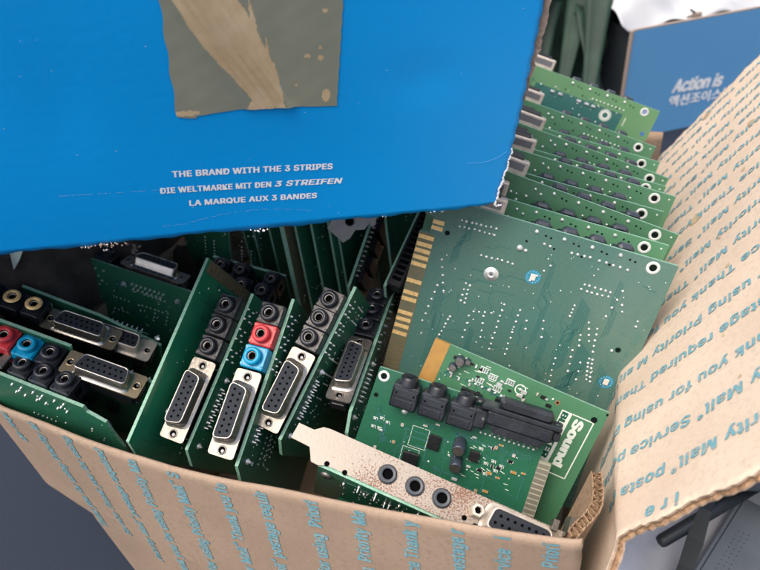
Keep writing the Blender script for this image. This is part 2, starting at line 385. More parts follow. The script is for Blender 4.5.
# ------------------------------------------------------------------ carton
carton = empty('cardboard_carton', Matrix.Translation((-.15, .3, 0)), 'open brown cardboard carton printed with teal lettering, holding the circuit boards', 'cardboard box')
inv = carton.matrix_world.inverted()
def cbuild(mb, name):
    o = mb.build(name); o.parent = carton; o.matrix_parent_inverse = inv; return o
def hsh(i, j=0): return math.sin(i*12.9898+j*78.233)*43758.5453 % 1
# front panel: rim follows a bowed line
rimx = [-.302,-.2828,-.2633,-.2284,-.2,-.1771,-.1417,-.1103,-.0899,-.0678,-.0472,-.0357,-.011,-.0085]
rimy = [.1262,.1236,.1226,.1217,.1212,.1216,.1242,.1275,.1303,.1331,.1358,.1378,.1425,.1436]
RZ = .1497
def wallp(x, t, o=0.):
    """point of the front panel's outer face: x along, t metres below the rim, o metres outward"""
    y = float(np.interp(x, rimx, rimy)); y2 = float(np.interp(x+.004, rimx, rimy))
    q = max(0, min(1, (-.195-x)/.06)); q = q*q*(3-2*q)
    y += -.004*math.sin(min(1, t/.13)*1.7)*math.exp(-((x+.12)/.07)**2) + .0004*math.sin(x*40+t*30) + .07*t*q
    z = RZ - t + .0005*math.sin(x*90) * math.exp(-t/.004)
    return (x, y - o, z)
TH = .0034
b = MB(1)
N1, N2 = 90, 40
def xs(i, t):
    x0 = -.3005 if t < .073 else -.3005 + .0345*min(1, ((t-.073)/.006)**.6)
    return x0 + (-.0085 - x0 + .0006*hsh(int(t*900)))*i
def wp(u, v, o): t = v**1.2*.148; return wallp(xs(u, t), t, o)
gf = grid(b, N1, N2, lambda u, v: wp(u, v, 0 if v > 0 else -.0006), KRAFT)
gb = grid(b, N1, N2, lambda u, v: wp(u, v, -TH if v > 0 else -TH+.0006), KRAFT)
for i in range(N1):   # rounded folded rim
    a, c = gf[i][0], gf[i+1][0]; d, e = gb[i+1][0], gb[i][0]
    m0 = b.v(((a.co+e.co)/2 + Vector((0,0,.0009)))); m1 = b.v(((c.co+d.co)/2 + Vector((0,0,.0009))))
    b.f([a, c, m1, m0], KRAFT, True); b.f([m0, m1, d, e], KRAFT, True)
for i in range(N1): b.f([gf[i][N2], gf[i+1][N2], gb[i+1][N2], gb[i][N2]], FLUTE)
for j in range(N2):
    b.f([gf[N1][j], gf[N1][j+1], gb[N1][j+1], gb[N1][j]], FLUTE); b.f([gf[0][j], gf[0][j+1], gb[0][j+1], gb[0][j]], KRAFT)
bmesh.ops.remove_doubles(b.bm, verts=b.bm.verts, dist=1e-5)
CAP = .0076
def wall_line(x, s, t0=.0005):
    # reads upwards: text x -> up the panel, glyph tops towards -x
    full = s
    b.text(full, CAP, lambda tx, ty: wallp(x + CAP/2 - ty, t0 - tx, .0002), INK, bold=.05, align='R', spacing=1.08, sx=.76)
LX = [-.284,-.262,-.240,-.2185,-.1985,-.176,-.1528,-.134,-.1115,-.092,-.0715,-.0533,-.0363,-.0195]
LT = ['ge requ','Thank you for using Priority M','Service Thank you for using','Priority Mail® postage required   ','Thank you for using Priority Ma','for using Priority Mail® S','Priority Mail®  Thank you fo','Priority Mail® postage requir','Thank you for using  Priori','you for using  Priority Ma','Priority Mail® Service Thank y','you for using Priority  postage r','Priority Mail® Service   i','Thank you for using  Priori']
lines = list(zip(LX, LT))
for x, s in lines: wall_line(x, s)
cbuild(b, 'front_panel')
# other walls and bottom (plain boards with real thickness)
def slab(name, P, mt=KRAFT, n=24, jag=0.):
    """P(u,v,o) -> point; o = 0 inner face, 1 outer face"""
    mb = MB(1)
    a = grid(mb, n, n, lambda u, v: P(u, v, 0), mt); c = grid(mb, n, n, lambda u, v: P(u, v, 1), mt)
    for i in range(n):
        for (r, s_) in ((0, 0), (n, n)):
            mb.f([a[i][r], a[i+1][r], c[i+1][r], c[i][r]], FLUTE); mb.f([a[r][i], a[r][i+1], c[r][i+1], c[r][i]], FLUTE)
    return cbuild(mb, name)
slab('side_panel', lambda u, v, o: (-.2995+.0034*(1-o) + .0375*max(0, min(1, (.60-v)/.12)), .1275+.07*.146*(1-v)*(1-u)+.382*u, .004+.146*v))
slab('back_panel', lambda u, v, o: (-.30+.292*u, .512+.0034*o, .004+.145*v))
slab('bottom_panel', lambda u, v, o: (-.2655+.247*u, .134+.376*v, .004-.0032*o))
# right wall + flap : coordinates u (along the fold, m) and v (up the flap, m)
FO = Vector((.00227, .15077, .15019)); FW = Vector((.55801, 0, .82984)); FN = Vector((.82984, 0, -.55801))
def vc(u): return .0025 - .0195*min(1, max(0, u)/.1)**.8
def u0(v):
    j = .0006*math.sin(v*210)+.00035*math.sin(v*1130+1)+.0004*hsh(int(v*1600),7)
    if v < -.002: return max(-.012, -.0012 + (v+.002)*.56) + j
    return -.0012 + j
def u1(v): return .3505 + .08*v + .0012*math.sin(v*330)+.0009*math.sin(v*900+2)
def flapp(u, v, o=0.):
    c = vc(u)
    # slight cockling of the board
    ck = .0009*math.sin(u*17+v*25)+.0003*math.sin(u*55-v*60+1)
    if v >= c:
        return FO + Vector((0,1,0))*u + FW*v + FN*(o + ck)
    k = min(1, (c-v)/.006)     # fold blends into the wall hanging below
    p = FO + Vector((0,1,0))*u + FW*c + FN*ck
    D = Vector((-.17,0,-1)).normalized(); n = Vector((.98,0,-.17)).normalized()
    return p + (FW*-1*(1-k) + D*k).normalized()*(c-v) + (FN*(1-k)+n*k)*o
VT = .118
b = MB(1)
NU, NV = 110, 90
def uvm(a, c):
    v = -.125 + (VT+.125)*c if c < .0 else None
    return v
vlist = sorted(set([round(-.135 + .135*(i/26), 5) for i in range(27)] + [round(VT*i/58, 5) for i in range(1, 59)] + [-.001,-.002,-.003,-.005,-.0075,-.0125,-.0175]))
rows = []
for side in (0, 1):
    g = []
    for v in vlist:
        row = []
        for i in range(NU+1):
            a = i/NU; uu = u0(v) + (u1(v)-u0(v))*a
            row.append(b.v(flapp(uu, v, .0034*side)))
        g.append(row)
    rows.append(g)
    for j in range(len(vlist)-1):
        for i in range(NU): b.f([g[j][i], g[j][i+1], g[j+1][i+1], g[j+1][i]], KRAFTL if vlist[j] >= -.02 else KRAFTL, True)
g0, g1 = rows
def edge_strip(A, B_, k=0):
    """raw corrugated edge: two pale liners with a darker, sunken core between them"""
    n = len(A)
    L1 = [b.v(p.co.lerp(q.co, .24)) for p, q in zip(A, B_)]; L2 = [b.v(p.co.lerp(q.co, .76)) for p, q in zip(A, B_)]
    C1 = [b.v(p.co.lerp(q.co, .5 + .07*(-1)**i) + k*(1+.3*hsh(i, 3))) for i, (p, q) in enumerate(zip(A, B_))]
    for i in range(n-1):
        b.f([A[i], A[i+1], L1[i+1], L1[i]], KRAFT); b.f([L1[i], L1[i+1], C1[i+1], C1[i]], FLUTE)
        b.f([C1[i], C1[i+1], L2[i+1], L2[i]], FLUTE); b.f([L2[i], L2[i+1], B_[i+1], B_[i]], KRAFT)
edge_strip([r[0] for r in g0], [r[0] for r in g1], Vector((0,.0008,0)))
edge_strip([r[-1] for r in g0], [r[-1] for r in g1], Vector((0,-.0008,0)))
edge_strip(g0[-1], g1[-1], -FW*.0008); edge_strip(g0[0], g1[0], FW*.0)
FC = .0071
def flap_line(u, pre, suf, va):
    # reads down the flap (towards the fold), glyph tops towards -u
    mp = lambda tx, ty: flapp(u - ty, va - tx, -.0003)
    b.text(pre, FC, mp, INK, bold=.034, align='R', spacing=1.1, sx=1.12)
    b.text(suf, FC, lambda tx, ty: flapp(u - ty, va - .004 - tx, -.00016), INK, bold=.034, align='L', spacing=1.1, sx=1.12)
fl = [(.0058,'i r','e',.022),(.022,'Service  Priority Mail® posta','ge',-.001),(.0415,'for using Priority Mail® Service','postage',.001),(.0605,'required Thank you for using','Priority Mail®',-.0055),(.081,'Priority Mail® postage required','Thank',.0075),(.0985,'Thank you for using Priority M','ail® Service',-.004)]
cyc = [('Mail® Service Thank you for','using',-.004),('required Priority Mail® Than','k you',.006),('for using Priority Mail® pos','tage',.001),('Thank you Priority Mail® Serv','ice',.008)]
for i in range(13): fl.append((.118+.0187*i, *cyc[i % 4]))
for u, pre, suf, va in fl: flap_line(u, pre, suf, va)
# scuffs that show torn liner
for (u, v, r) in ((.19,.028,.0045),(.336,.03,.005),(.25,.066,.0032),(.12,.05,.0013),(.15,.045,.001),(.075,.047,.0009),(.2,.06,.0016),(.045,.055,.0008)):
    pts = [(u+r*(.6+.5*hsh(i,u*99))*math.cos(i*.7)*1.3, v+r*(.6+.5*hsh(i,v*77))*math.sin(i*.7)) for i in range(9)]
    b.f([b.v(flapp(p[0], p[1], -.00025)) for p in pts], TAPETAN)
cbuild(b, 'side_flap')
# torn remnant of the corner: a strip of corrugated wall seen on its raw edge
TORN = mat('torn_liner', (.33, .225, .14), .9, noise=(500, (.22, .14, .08), .4, .7))
b = MB(1)
path = [Vector(p) for p in ((-.0102,.1452,.1500),(-.0085,.149,.1506),(-.0066,.1528,.1502),(-.0045,.157,.1512),(-.0036,.161,.1512),(-.0040,.166,.1520),(-.0050,.172,.1512),(-.0062,.178,.1495))]
fine = []
for a, c in zip(path, path[1:]):
    for k in range(8): fine.append(a.lerp(c, k/8))
fine.append(path[-1])
n = len(fine); rowsT = {}
for off in (0, .0005, .0037, .0042):
    t_ = []; b_ = []
    for i, p in enumerate(fine):
        d = (fine[min(i+1,n-1)]-fine[max(i-1,0)]).normalized(); nn = Vector((-d.y, d.x, 0)).normalized()
        q = p + nn*off + Vector((0,0,(hsh(i, off*999)-.5)*.0016))
        t_.append(b.v(q)); b_.append(b.v(q + Vector((-.010,.004,-.05))))
    rowsT[off] = (t_, b_)
for o1, o2 in ((0,.0005),(.0037,.0042)):
    for i in range(n-1):
        for (p, q) in ((rowsT[o1], rowsT[o1]), (rowsT[o2], rowsT[o2])): b.f([p[0][i],p[0][i+1],p[1][i+1],p[1][i]], TORN)
        b.f([rowsT[o1][0][i], rowsT[o1][0][i+1], rowsT[o2][0][i+1], rowsT[o2][0][i]], TORN)
wv = []
for i in range((n-1)*3+1):
    s_ = i/3; i0 = min(int(s_), n-2); p = fine[i0].lerp(fine[i0+1], s_-i0); d = (fine[i0+1]-fine[i0]).normalized(); nn = Vector((-d.y, d.x, 0))
    q = p + nn*(.0021+.0016*math.sin(s_*1.55)) + Vector((0,0,(hsh(i,5)-.6)*.001))
    wv.append((b.v(q), b.v(q+Vector((-.010,.004,-.05)))))
wv2 = [(b.v(a.co+Vector((.0004,0,0))), b.v(c.co+Vector((.0004,0,0)))) for a, c in wv]
for i in range(len(wv)-1):
    b.f([wv[i][0],wv[i+1][0],wv[i+1][1],wv[i][1]], FLUTE); b.f([wv[i][0],wv[i+1][0],wv2[i+1][0],wv2[i][0]], TORN); b.f([wv2[i][0],wv2[i+1][0],wv2[i+1][1],wv2[i][1]], TORN)
cbuild(b, 'torn_corner')

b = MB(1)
grid(b, 70, 30, lambda u, v: (-.291-.016*v+.0016*math.sin(u*75+v*3)+.002*math.sin(u*31-v*5), .130+.35*u, .10+.115*v), DARKBROWN)  # upright left flap, its dark colour standing in for shade
o = b.build('shaded_left_flap'); md = o.modifiers.new('thickness', 'SOLIDIFY'); md.thickness = .0022
tag(o, 'ribbed left flap of the carton, coloured dark brown to carry its shade', 'cloth')
# ------------------------------------------------------------------ blue shoe box
BM = FM['BLUE']
box = empty('blue_shoe_box', BM, 'bright blue shoe box with white three-line lettering and a taped patch, lying over the carton', 'shoe box')
b = MB()
X0, X1, Y0, Y1 = -300., 0., -150., 0.
def bp(x, y, o=0.):
    """front of the box: x,y in mm in its plane, o towards the viewer"""
    bow = .9*math.sin((x+300)/300*3.1)*math.exp((y)/40) + .35*math.sin(x*.045+y*.03)+.25*math.sin(x*.02-y*.07+1)+.5*math.exp(-(((x+40)/14)**2+((y+60)/9)**2))+.4*math.exp(-(((x+165)/9)**2+((y+55)/16)**2))
    e = 0
    return (x, y, -o + bow + e)
def bx1(y): return 1.2 + (-2.2*math.exp(-((y+3)/14)**2)) + .25*math.sin(y*.9) + .15*math.sin(y*2.3)
def by1(x): return .35*math.sin(x*.21)+.25*math.sin(x*.63) + (-2.2*math.exp(-((x-1)/3)**2)) + .9*math.exp(-((x+95)/18)**2)
ga = grid(b, 150, 75, lambda u, v: bp(X0+(bx1(Y0+(Y1-Y0)*v)-X0)*u, Y0+(Y1-Y0)*v+(by1(X0+(X1-X0)*u) if v > .999 else 0)), BLUEBOX)
gc = grid(b, 150, 75, lambda u, v: tuple(Vector(bp(X0+(bx1(Y0+(Y1-Y0)*v)-X0)*u, Y0+(Y1-Y0)*v+(by1(X0+(X1-X0)*u) if v > .999 else 0)))+Vector((0,0,1.5))), BOXIN)
for i in range(150): b.f([ga[i][75], ga[i+1][75], gc[i+1][75], gc[i][75]], FRAY); b.f([ga[i][0], ga[i+1][0], gc[i+1][0], gc[i][0]], BOXIN)
for j in range(75): b.f([ga[150][j], ga[150][j+1], gc[150][j+1], gc[150][j]], FRAY); b.f([ga[0][j], ga[0][j+1], gc[0][j+1], gc[0][j]], BOXIN)
tilt = R(2.2)
def lt(x, y): return lambda tx, ty: bp(x + tx*math.cos(tilt) + ty*math.sin(tilt), y + tx*math.sin(tilt) - ty*math.cos(tilt), .12)
def fit(s, x0, x1, y, sz, sh=0.):
    V, F = glyphs(s, 1.06, sh); wd = (max(v[0] for v in V)-min(v[0] for v in V))*sz/.7
    b.text(s, sz, lt(x0, y), WHITEINK, bold=.04, spacing=1.06, shear=sh, sx=(x1-x0)/wd)
fit('THE BRAND WITH THE 3 STRIPES', -134., -74.4, -26.9, 3.3)
fit('DIE WELTMARKE MIT DEN', -139.1, -98.5, -20.4, 3.2); fit('3 STREIFEN', -96.8, -70.4, -18.8, 3.2, .18)
fit('LA MARQUE AUX 3 BANDES', -129.5, -80.6, -13.8, 3.2)
# scuffed white creases and nicks in the print
for k in range(26):
    x = rnd.uniform(-200, -2); y = rnd.uniform(-88, -3); L = rnd.uniform(.2, .8); a = rnd.uniform(-.5, .5)
    b.f([b.v(bp(x, y, .1)), b.v(bp(x+L*math.cos(a), y+L*math.sin(a), .1)), b.v(bp(x+L*math.cos(a), y+L*math.sin(a)+.09, .1)), b.v(bp(x, y+.07, .1))], FRAYW)
cr = [(-142+i*1.1, -5.6-3.4*math.sin(max(0,(i-8))/48*3.14)+.25*math.sin(i*1.7)) for i in range(55)]
for i in range(54):
    if hsh(i, 1) > .3:
        (x, y), (x2, y2) = cr[i], cr[i+1]; b.f([b.v(bp(x,y,.1)), b.v(bp(x2,y2,.1)), b.v(bp(x2,y2+.16*hsh(i),.1)), b.v(bp(x,y+.1,.1))], DIMBLUE)
for i in range(60):
    x = -176+i*.62
    if hsh(i, 2) > .45: b.f([b.v(bp(x,-23.2+.02*i,.1)), b.v(bp(x+.6,-23.2+.02*i,.1)), b.v(bp(x+.6,-23.12+.02*i,.1)), b.v(bp(x,-23.05+.02*i,.1))], DIMBLUE)
hair = [(-1,-27),(-4,-24.6),(-8,-23),(-13,-22.4),(-18,-22.9)]
b.tube([bp(x,y,.3) for x,y in hair], .035, DIMBLUE, 5)
b.build('front_panel', box)
# remaining walls of the box, behind the front
b = MB()
def wallq(p, q, r_, s_, mt):
    b.f([b.v(p), b.v(q), b.v(r_), b.v(s_)], mt)
b.box((-300, -150, 1.8), (-298.5, -1, 170), BOXIN); b.box((-298, -1.8, 1.8), (-12, -.3, 168), BLUEBOX); b.box((-298, -150, 168), (-4, -1, 169.5), BLUEBOX)
b.box((-298, -151.5, 1.8), (-3, -150.2, 168), BLUEBOX)
b.build('box_shell', box)
b = MB()      # side wall springing outwards, its grey-brown cut edge towards the viewer
def sp(u, v, o):
    y = -150 + 121*u; out = 4.2*(1-u)**.6 + .5*math.sin(y*.3) - .8
    return (.6 + out*v + .9*o*1.6 + (.7*math.sin(y*.12)+.4*math.sin(y*.5))*v, y, 2 + 150*v*1.0 if v > .3 else 2 + 10*v)
a = grid(b, 60, 10, lambda u, v: sp(u, v, 0), BOXIN); c = grid(b, 60, 10, lambda u, v: sp(u, v, 1), BLUEBOX)
for i in range(60): b.f([a[i][0], a[i+1][0], c[i+1][0], c[i][0]], FRAY); b.f([a[i][10], a[i+1][10], c[i+1][10], c[i][10]], FRAY)
for j in range(10): b.f([a[60][j], a[60][j+1], c[60][j+1], c[60][j]], FRAY)
b.build('side_panel', box)
# raw strip of board standing proud along the right edge
b = MB()
def ed(y): return 1.25+.25*math.sin(y*.9)
ys = [-150+i*1.6 for i in range(75)]
L = []
for y in ys:
    wd = 3.6*min(1, max(.18, (-y-28)/45))*(1+.12*math.sin(y*.7)+.08*math.sin(y*1.9))
    L.append([b.v((ed(y)-.2, y, .9)), b.v((ed(y)+wd*.42, y, 2.2)), b.v((ed(y)+wd, y+.2*math.sin(y*2.2), 1.2)), b.v((ed(y)+wd*.9, y, 4.5))])
for p, q in zip(L, L[1:]):
    b.f([p[0],p[1],q[1],q[0]], BOXIN, True); b.f([p[1],p[2],q[2],q[1]], FRAY, False); b.f([p[2],p[3],q[3],q[2]], BOXIN)
b.build('torn_edge', box)
# tape patch with torn board showing through a glossy ridge
b = MB()
top = -150
def tx0(y): return -129.4 + .3*math.sin(y*.5)
def tx1(y): return -73.3 - .035*(y+50.5)*1.0 + .12*math.sin(y*1.3)
def tyb(u): return -51.3 + (.55*math.sin(u*7)+.5*math.sin(u*17)*(.3 if u > .5 else 1)) - 1.2*math.exp(-((u-.42)/.09)**2)*1.0 + (.8 if u < .12 else 0)
def ridge(x, y):
    # ridge line from (-112,-90) to (-92,-54)
    ax, ay, bx_, by_ = -119., -92., -96.5, -52.
    dx, dy = bx_-ax, by_-ay; LL = math.hypot(dx, dy); s_ = ((x-ax)*dx+(y-ay)*dy)/LL; d = ((x-ax)*-dy+(y-ay)*dx)/LL
    return s_/LL, d
def tp(u, v):
    y = top + (tyb(u)-top)*v; x = tx0(y) + (tx1(y)-tx0(y))*u
    s_, d = ridge(x, y); h = 3.0*math.exp(-(d/5.5)**2)*(1-.75*max(0, min(1, s_)))+1.1*math.exp(-((d+4.5)/2.0)**2)+.5*math.exp(-((d-7)/1.5)**2)
    h += (.16*math.sin(d*2.3+.4*math.sin(s_*9))+.07*math.sin(d*5.1+s_*14))*math.exp(-(d/8)**2)+.012*math.sin(x*.5+y*.8)
    return bp(x, y, .3 + h*1.0)
def tm(u, v):
    y = top + (tyb(u)-top)*v; x = tx0(y) + (tx1(y)-tx0(y))*u
    s_, d = ridge(x, y)
    wig = .5*math.sin(y*.22)+.25*math.sin(y*.9)
    lo = -9.0 - 2.2*math.sin(max(0,min(1,s_))*2.6) + 5.5*max(0, s_)**2 + wig*.5; hi = 7.2 - 2.2*max(0,s_) + .9*math.sin(s_*5) + .4*wig
    if s_ > .86: hi += (s_-.86)*75
    if lo < d < hi: return TAPETAN
    for (cx_, cy_, rx, ry) in ((-84,-70,1.1,.7),(-79.4,-69.3,.9,.9),(-79.5,-72.8,.7,.6),(-77.3,-55.5,1.5,2.4),(-126,-51.6,4.5,1.0),(-95.5,-66.5,.55,2.),(-78,-85,.9,.8),(-88,-60,.5,.5)):
        if ((x-cx_)/rx)**2+((y-cy_)/ry)**2 < 1: return TAPETAN
    if abs(x+101.2-.16*(y+80)*1.) < .9*(1-abs(y+82)/9) : return TAPETAN
    if abs(x+97.6) < 1.0*min(1, (y+78)/12) and -78 < y < -55: return TAPETAN
    return TAPE
grid(b, 150, 230, tp, tm)
b.build('tape_patch', box)
# frayed paper along the lower edge, tuft by tuft
for (x, n_, s_) in ((-168,14,1.0),(-160,16,1.1),(-105,7,.8),(-30,4,.4),(.3,9,.6),(-52,3,.35)):
    b = MB()
    for k in range(n_):
        px, py = x+rnd.gauss(0, 2.4*s_), -.2+abs(rnd.gauss(0, 1.1*s_)); r_ = rnd.uniform(.2,.7)*s_
        pts = [(px+r_*rnd.uniform(.4,1.6)*math.cos(a), py+r_*rnd.uniform(.3,1.1)*math.sin(a), -.3+rnd.uniform(-.4,.8)) for a in (0,1.2,2.5,3.8,5)]
        c_ = b.v((px, py, -.3-r_*.6)); vs = [b.v(p) for p in pts]; q_ = b.v((px, py, .5))
        mt_ = FRAYW if rnd.random() < .12 or x > -110 else FRAY
        for i in range(5): b.f([vs[i], vs[(i+1)%5], c_], mt_); b.f([vs[i], vs[(i+1)%5], q_], mt_)
    b.build('paper_fray', box)
b = MB()
for i, y in enumerate([-y*.55 for y in range(1, 52)]):
    if hsh(i, 8) > .2:
        x = bx1(y); r_ = .25+.35*hsh(i, 4); b.box((x-.15, y, -.45), (x+r_, y+.6, .6), FRAYW)
b.build('paper_edge', box)

# ------------------------------------------------------------------ background things
AM = FM['ACT']
act = empty('faded_blue_carton', AM, 'faded blue carton lettered in white behind the brown flap, white film stuffed inside', 'box')
b = MB()
b.box((1.5, 0, 0), (250, 140, 3), ACTBLUE); 
b.text('Action is', 22, lambda x, y: (68+x, 86+.05*x-y, -.25), WHITEINK, bold=.05, shear=.22, sx=.78)
b.text('액션조이스틱', 11.5, lambda x, y: (67+x, 104+.04*x-y, -.25), WHITEINK, bold=.04, sx=1)
b.build('front_panel', act)
b = MB(); b.box((-2.2, -1.8, -1), (1.5, 140, 3.2), ACTEDGE, .6); b.box((1.5, -2.4, .4), (250, -.1, 3.2), ACTEDGE, .6); b.build('edge_trim', act)
b = MB(); b.box((-1.9, .5, 3.4), (1, 140, 62), ACTSIDE); b.box((247, .5, 3.4), (250, 140, 62), ACTSIDE); b.box((-1.9, 0, 62.2), (250, 140, 64), ACTSIDE); b.build('side_panel', act)
# white film bulging out of it
def film(u, v):
    x = -12+270*u; z = 4+ 150*v
    y = -2 - 60*math.sin(min(1, v*1.25)*1.7)*(.75+.3*math.sin(u*9+.5)) + 6*math.sin(u*21+v*9)+5*math.sin(u*13-v*17)+4*abs(math.sin(u*8+v*5))+.7*math.sin(u*50+v*30)
    y -= 20*max(0, .3-u)
    return AM @ Vector((x*.001, y*.001+.0, z*.001))
b = MB(1); grid(b, 80, 50, film, BAGW)
o = b.build('white_film'); md = o.modifiers.new('thickness', 'SOLIDIFY'); md.thickness = .0008
tag(o, 'crumpled white plastic film bulging up behind the faded blue carton', 'plastic film')
b = MB(); b.box((79, -7, 4), (91, -1.5, 9), FRAY, 1); b.box((72,-5,5),(80,-2.8,7), FRAY, .5); b.tube([(74,-12,5),(78,-9,5),(82,-7,6)], 1.2, BLACK)
o = b.build('torn_wad', None, AM); tag(o, 'small torn brown paper wad on the top edge of the faded blue carton', 'paper scrap')
# dark backdrop cloth and a strap-leaved plant in front of it
b = MB(1); grid(b, 50, 40, lambda u, v: (-.40+.34*u, 1.02-.16*v+.012*math.sin(u*14+v*5), .02+.42*(1-v)+.006*math.sin(u*27)), NAVY)
o = b.build('dark_cloth'); md = o.modifiers.new('thickness', 'SOLIDIFY'); md.thickness = .002
tag(o, 'near-black cloth hanging behind the green strap leaves', 'cloth')
plant = empty('strap_leaf_plant', Matrix.Translation((-.13, .80, 0)), 'dark green plant with long arching strap leaves behind the card stack', 'plant')
def leaf(pts, wd, roll=0.):
    mb = MB(1); n = 26; pts = [Vector(p) for p in pts]; L = []
    def bez(t):
        q = pts
        while len(q) > 1: q = [a_.lerp(c_, t) for a_, c_ in zip(q, q[1:])]
        return q[0]
    for i in range(n+1):
        t = i/n; p = bez(t); d = (bez(min(1,t+.02))-bez(max(0,t-.02))).normalized()
        sd_ = d.cross(Vector((math.sin(roll), -.75, .65))).normalized(); up = sd_.cross(d).normalized()
        w_ = wd*(.35+.65*math.sin(min(1, t*1.5+.12)*1.57))*(1-max(0,t-.72)/.3)**.8
        L.append([mb.v(p+sd_*w_*k+up*(-.22*w_*(1-abs(k)) + .0008*o_)) for o_ in (0,1) for k in (-1,-.5,0,.5,1)])
    for p, q in zip(L, L[1:]):
        for k in range(4):
            mb.f([p[k],p[k+1],q[k+1],q[k]], LEAF, True); mb.f([p[5+k],p[6+k],q[6+k],q[5+k]], LEAF, True)
        mb.f([p[0],p[5],q[5],q[0]], LEAF); mb.f([p[4],p[9],q[9],q[4]], LEAF)
    o = mb.build('leaf'); o.parent = plant; o.matrix_parent_inverse = plant.matrix_world.inverted()
B0 = (-.13, .84, .0)
for tip, mid, wd, ro in (((-.19,.74,.085),(-.15,.93,.27),.016,.2),((-.20,.70,.06),(-.22,.90,.30),.015,-.2),((-.095,.72,.02),(-.11,.93,.27),.019,.1),((-.07,.80,.02),(-.05,.97,.24),.017,-.1),((-.13,.73,.045),(-.13,.95,.24),.018,.0),
                         ((-.155,.76,.04),(-.17,.88,.20),.014,.3),((-.24,.82,.14),(-.20,.93,.25),.014,.3),((-.06,.88,.14),(-.08,.95,.26),.015,-.3),((-.12,.80,.03),(-.09,.9,.18),.016,.2),((-.17,.84,.19),(-.15,.92,.27),.013,.0),((-.105,.9,.19),(-.12,.95,.28),.016,.2),((-.085,.76,.05),(-.12,.86,.18),.015,.4)):
    leaf([B0, (B0[0]*.5+mid[0]*.5, .88, .16), mid, mid, tip], wd, ro)
# pale film, black rod, strap and grey case seen under the flap at the lower right
def pale(u, v):
    x = -.012+.20*u; y = .13+.24*v
    z = .002+.009*math.sin(u*5+v*4)**2+.004*math.sin(u*13-v*9)+.003+.02*math.exp(-(u/.12)**2)
    return (x+.0, y, max(.002, z))
b = MB(1); grid(b, 60, 60, pale, SHEETW)
o = b.build('pale_film'); md = o.modifiers.new('thickness', 'SOLIDIFY'); md.thickness = .0008
tag(o, 'pale grey plastic film spread on the floor beneath the flap', 'plastic film')
b = MB(1); p0 = Vector((.0264,.2413,.0262)); p1 = Vector((.0647,.2811,.0334)); d = (p1-p0)
b.lathe(p0, d, [(.0012,-.0012),(.0030,-.0004),(.0036,.0012),(.0037,.02),(.0037,d.length+.03)], RODM, 18, cap0=True)
tag(b.build('black_rod'), 'round-tipped black rod poking out over the pale film', 'rod')
b = MB(1); pts = [Vector((.036,.221,.0205)), Vector((.0400,.2320,.0235)), Vector((.0435,.247,.029)), Vector((.0470,.263,.0362)), Vector((.0500,.2770,.0365))]
wds = [.0022,.0035,.0042,.0030,.0034]; A_ = []
for p, w_ in zip(pts, wds): A_.append([b.v(p+Vector((-w_,w_*.35,0))), b.v(p+Vector((w_,-w_*.35,0))), b.v(p+Vector((w_,-w_*.35,-.0016))), b.v(p+Vector((-w_,w_*.35,-.0016)))])
for p, q in zip(A_, A_[1:]):
    for i in range(4): b.f([p[i],p[(i+1)%4],q[(i+1)%4],q[i]], RODM)
b.f(A_[0], RODM); b.f(A_[-1], RODM)
tag(b.build('black_strap'), 'flat black strap crossing over the black rod', 'strap')
cm = frame((.0428,.2318,.0205), (.0224,.0572,-.0020), (1,-.3,-.03))
case = empty('grey_plastic_case', cm, 'dark grey plastic case with dotted perforations at the lower right', 'plastic case')
b = MB(); b.box((-14, 0, 0), (68, 90, 17), CASEM, 1.6)
for i in range(3):
    for k in range(11): b.disc((8+k*3.4+i*.4, 9+i*2.6, -.04), (0,0,-1), .32, HOLE, 6)
b.box((-14, 3.2, -.25), (67, 3.7, .2), RODM)
b.build('body', case)
b = MB(); b.tube([(58,18,-.4),(60,19.5,-1.2),(63,20,-.6)], 1.3, RODM); b.build('latch', case)
b = MB(1)
grid(b, 30, 20, lambda u, v: (.050+.13*u, .276+.10*v, .030+.012*math.sin(u*9)+.014*v+.006*math.sin(v*8+u*4)), NAVY)
o = b.build('navy_cloth'); md = o.modifiers.new('thickness', 'SOLIDIFY'); md.thickness = .002
tag(o, 'dark navy fabric tucked behind the grey plastic case', 'cloth')

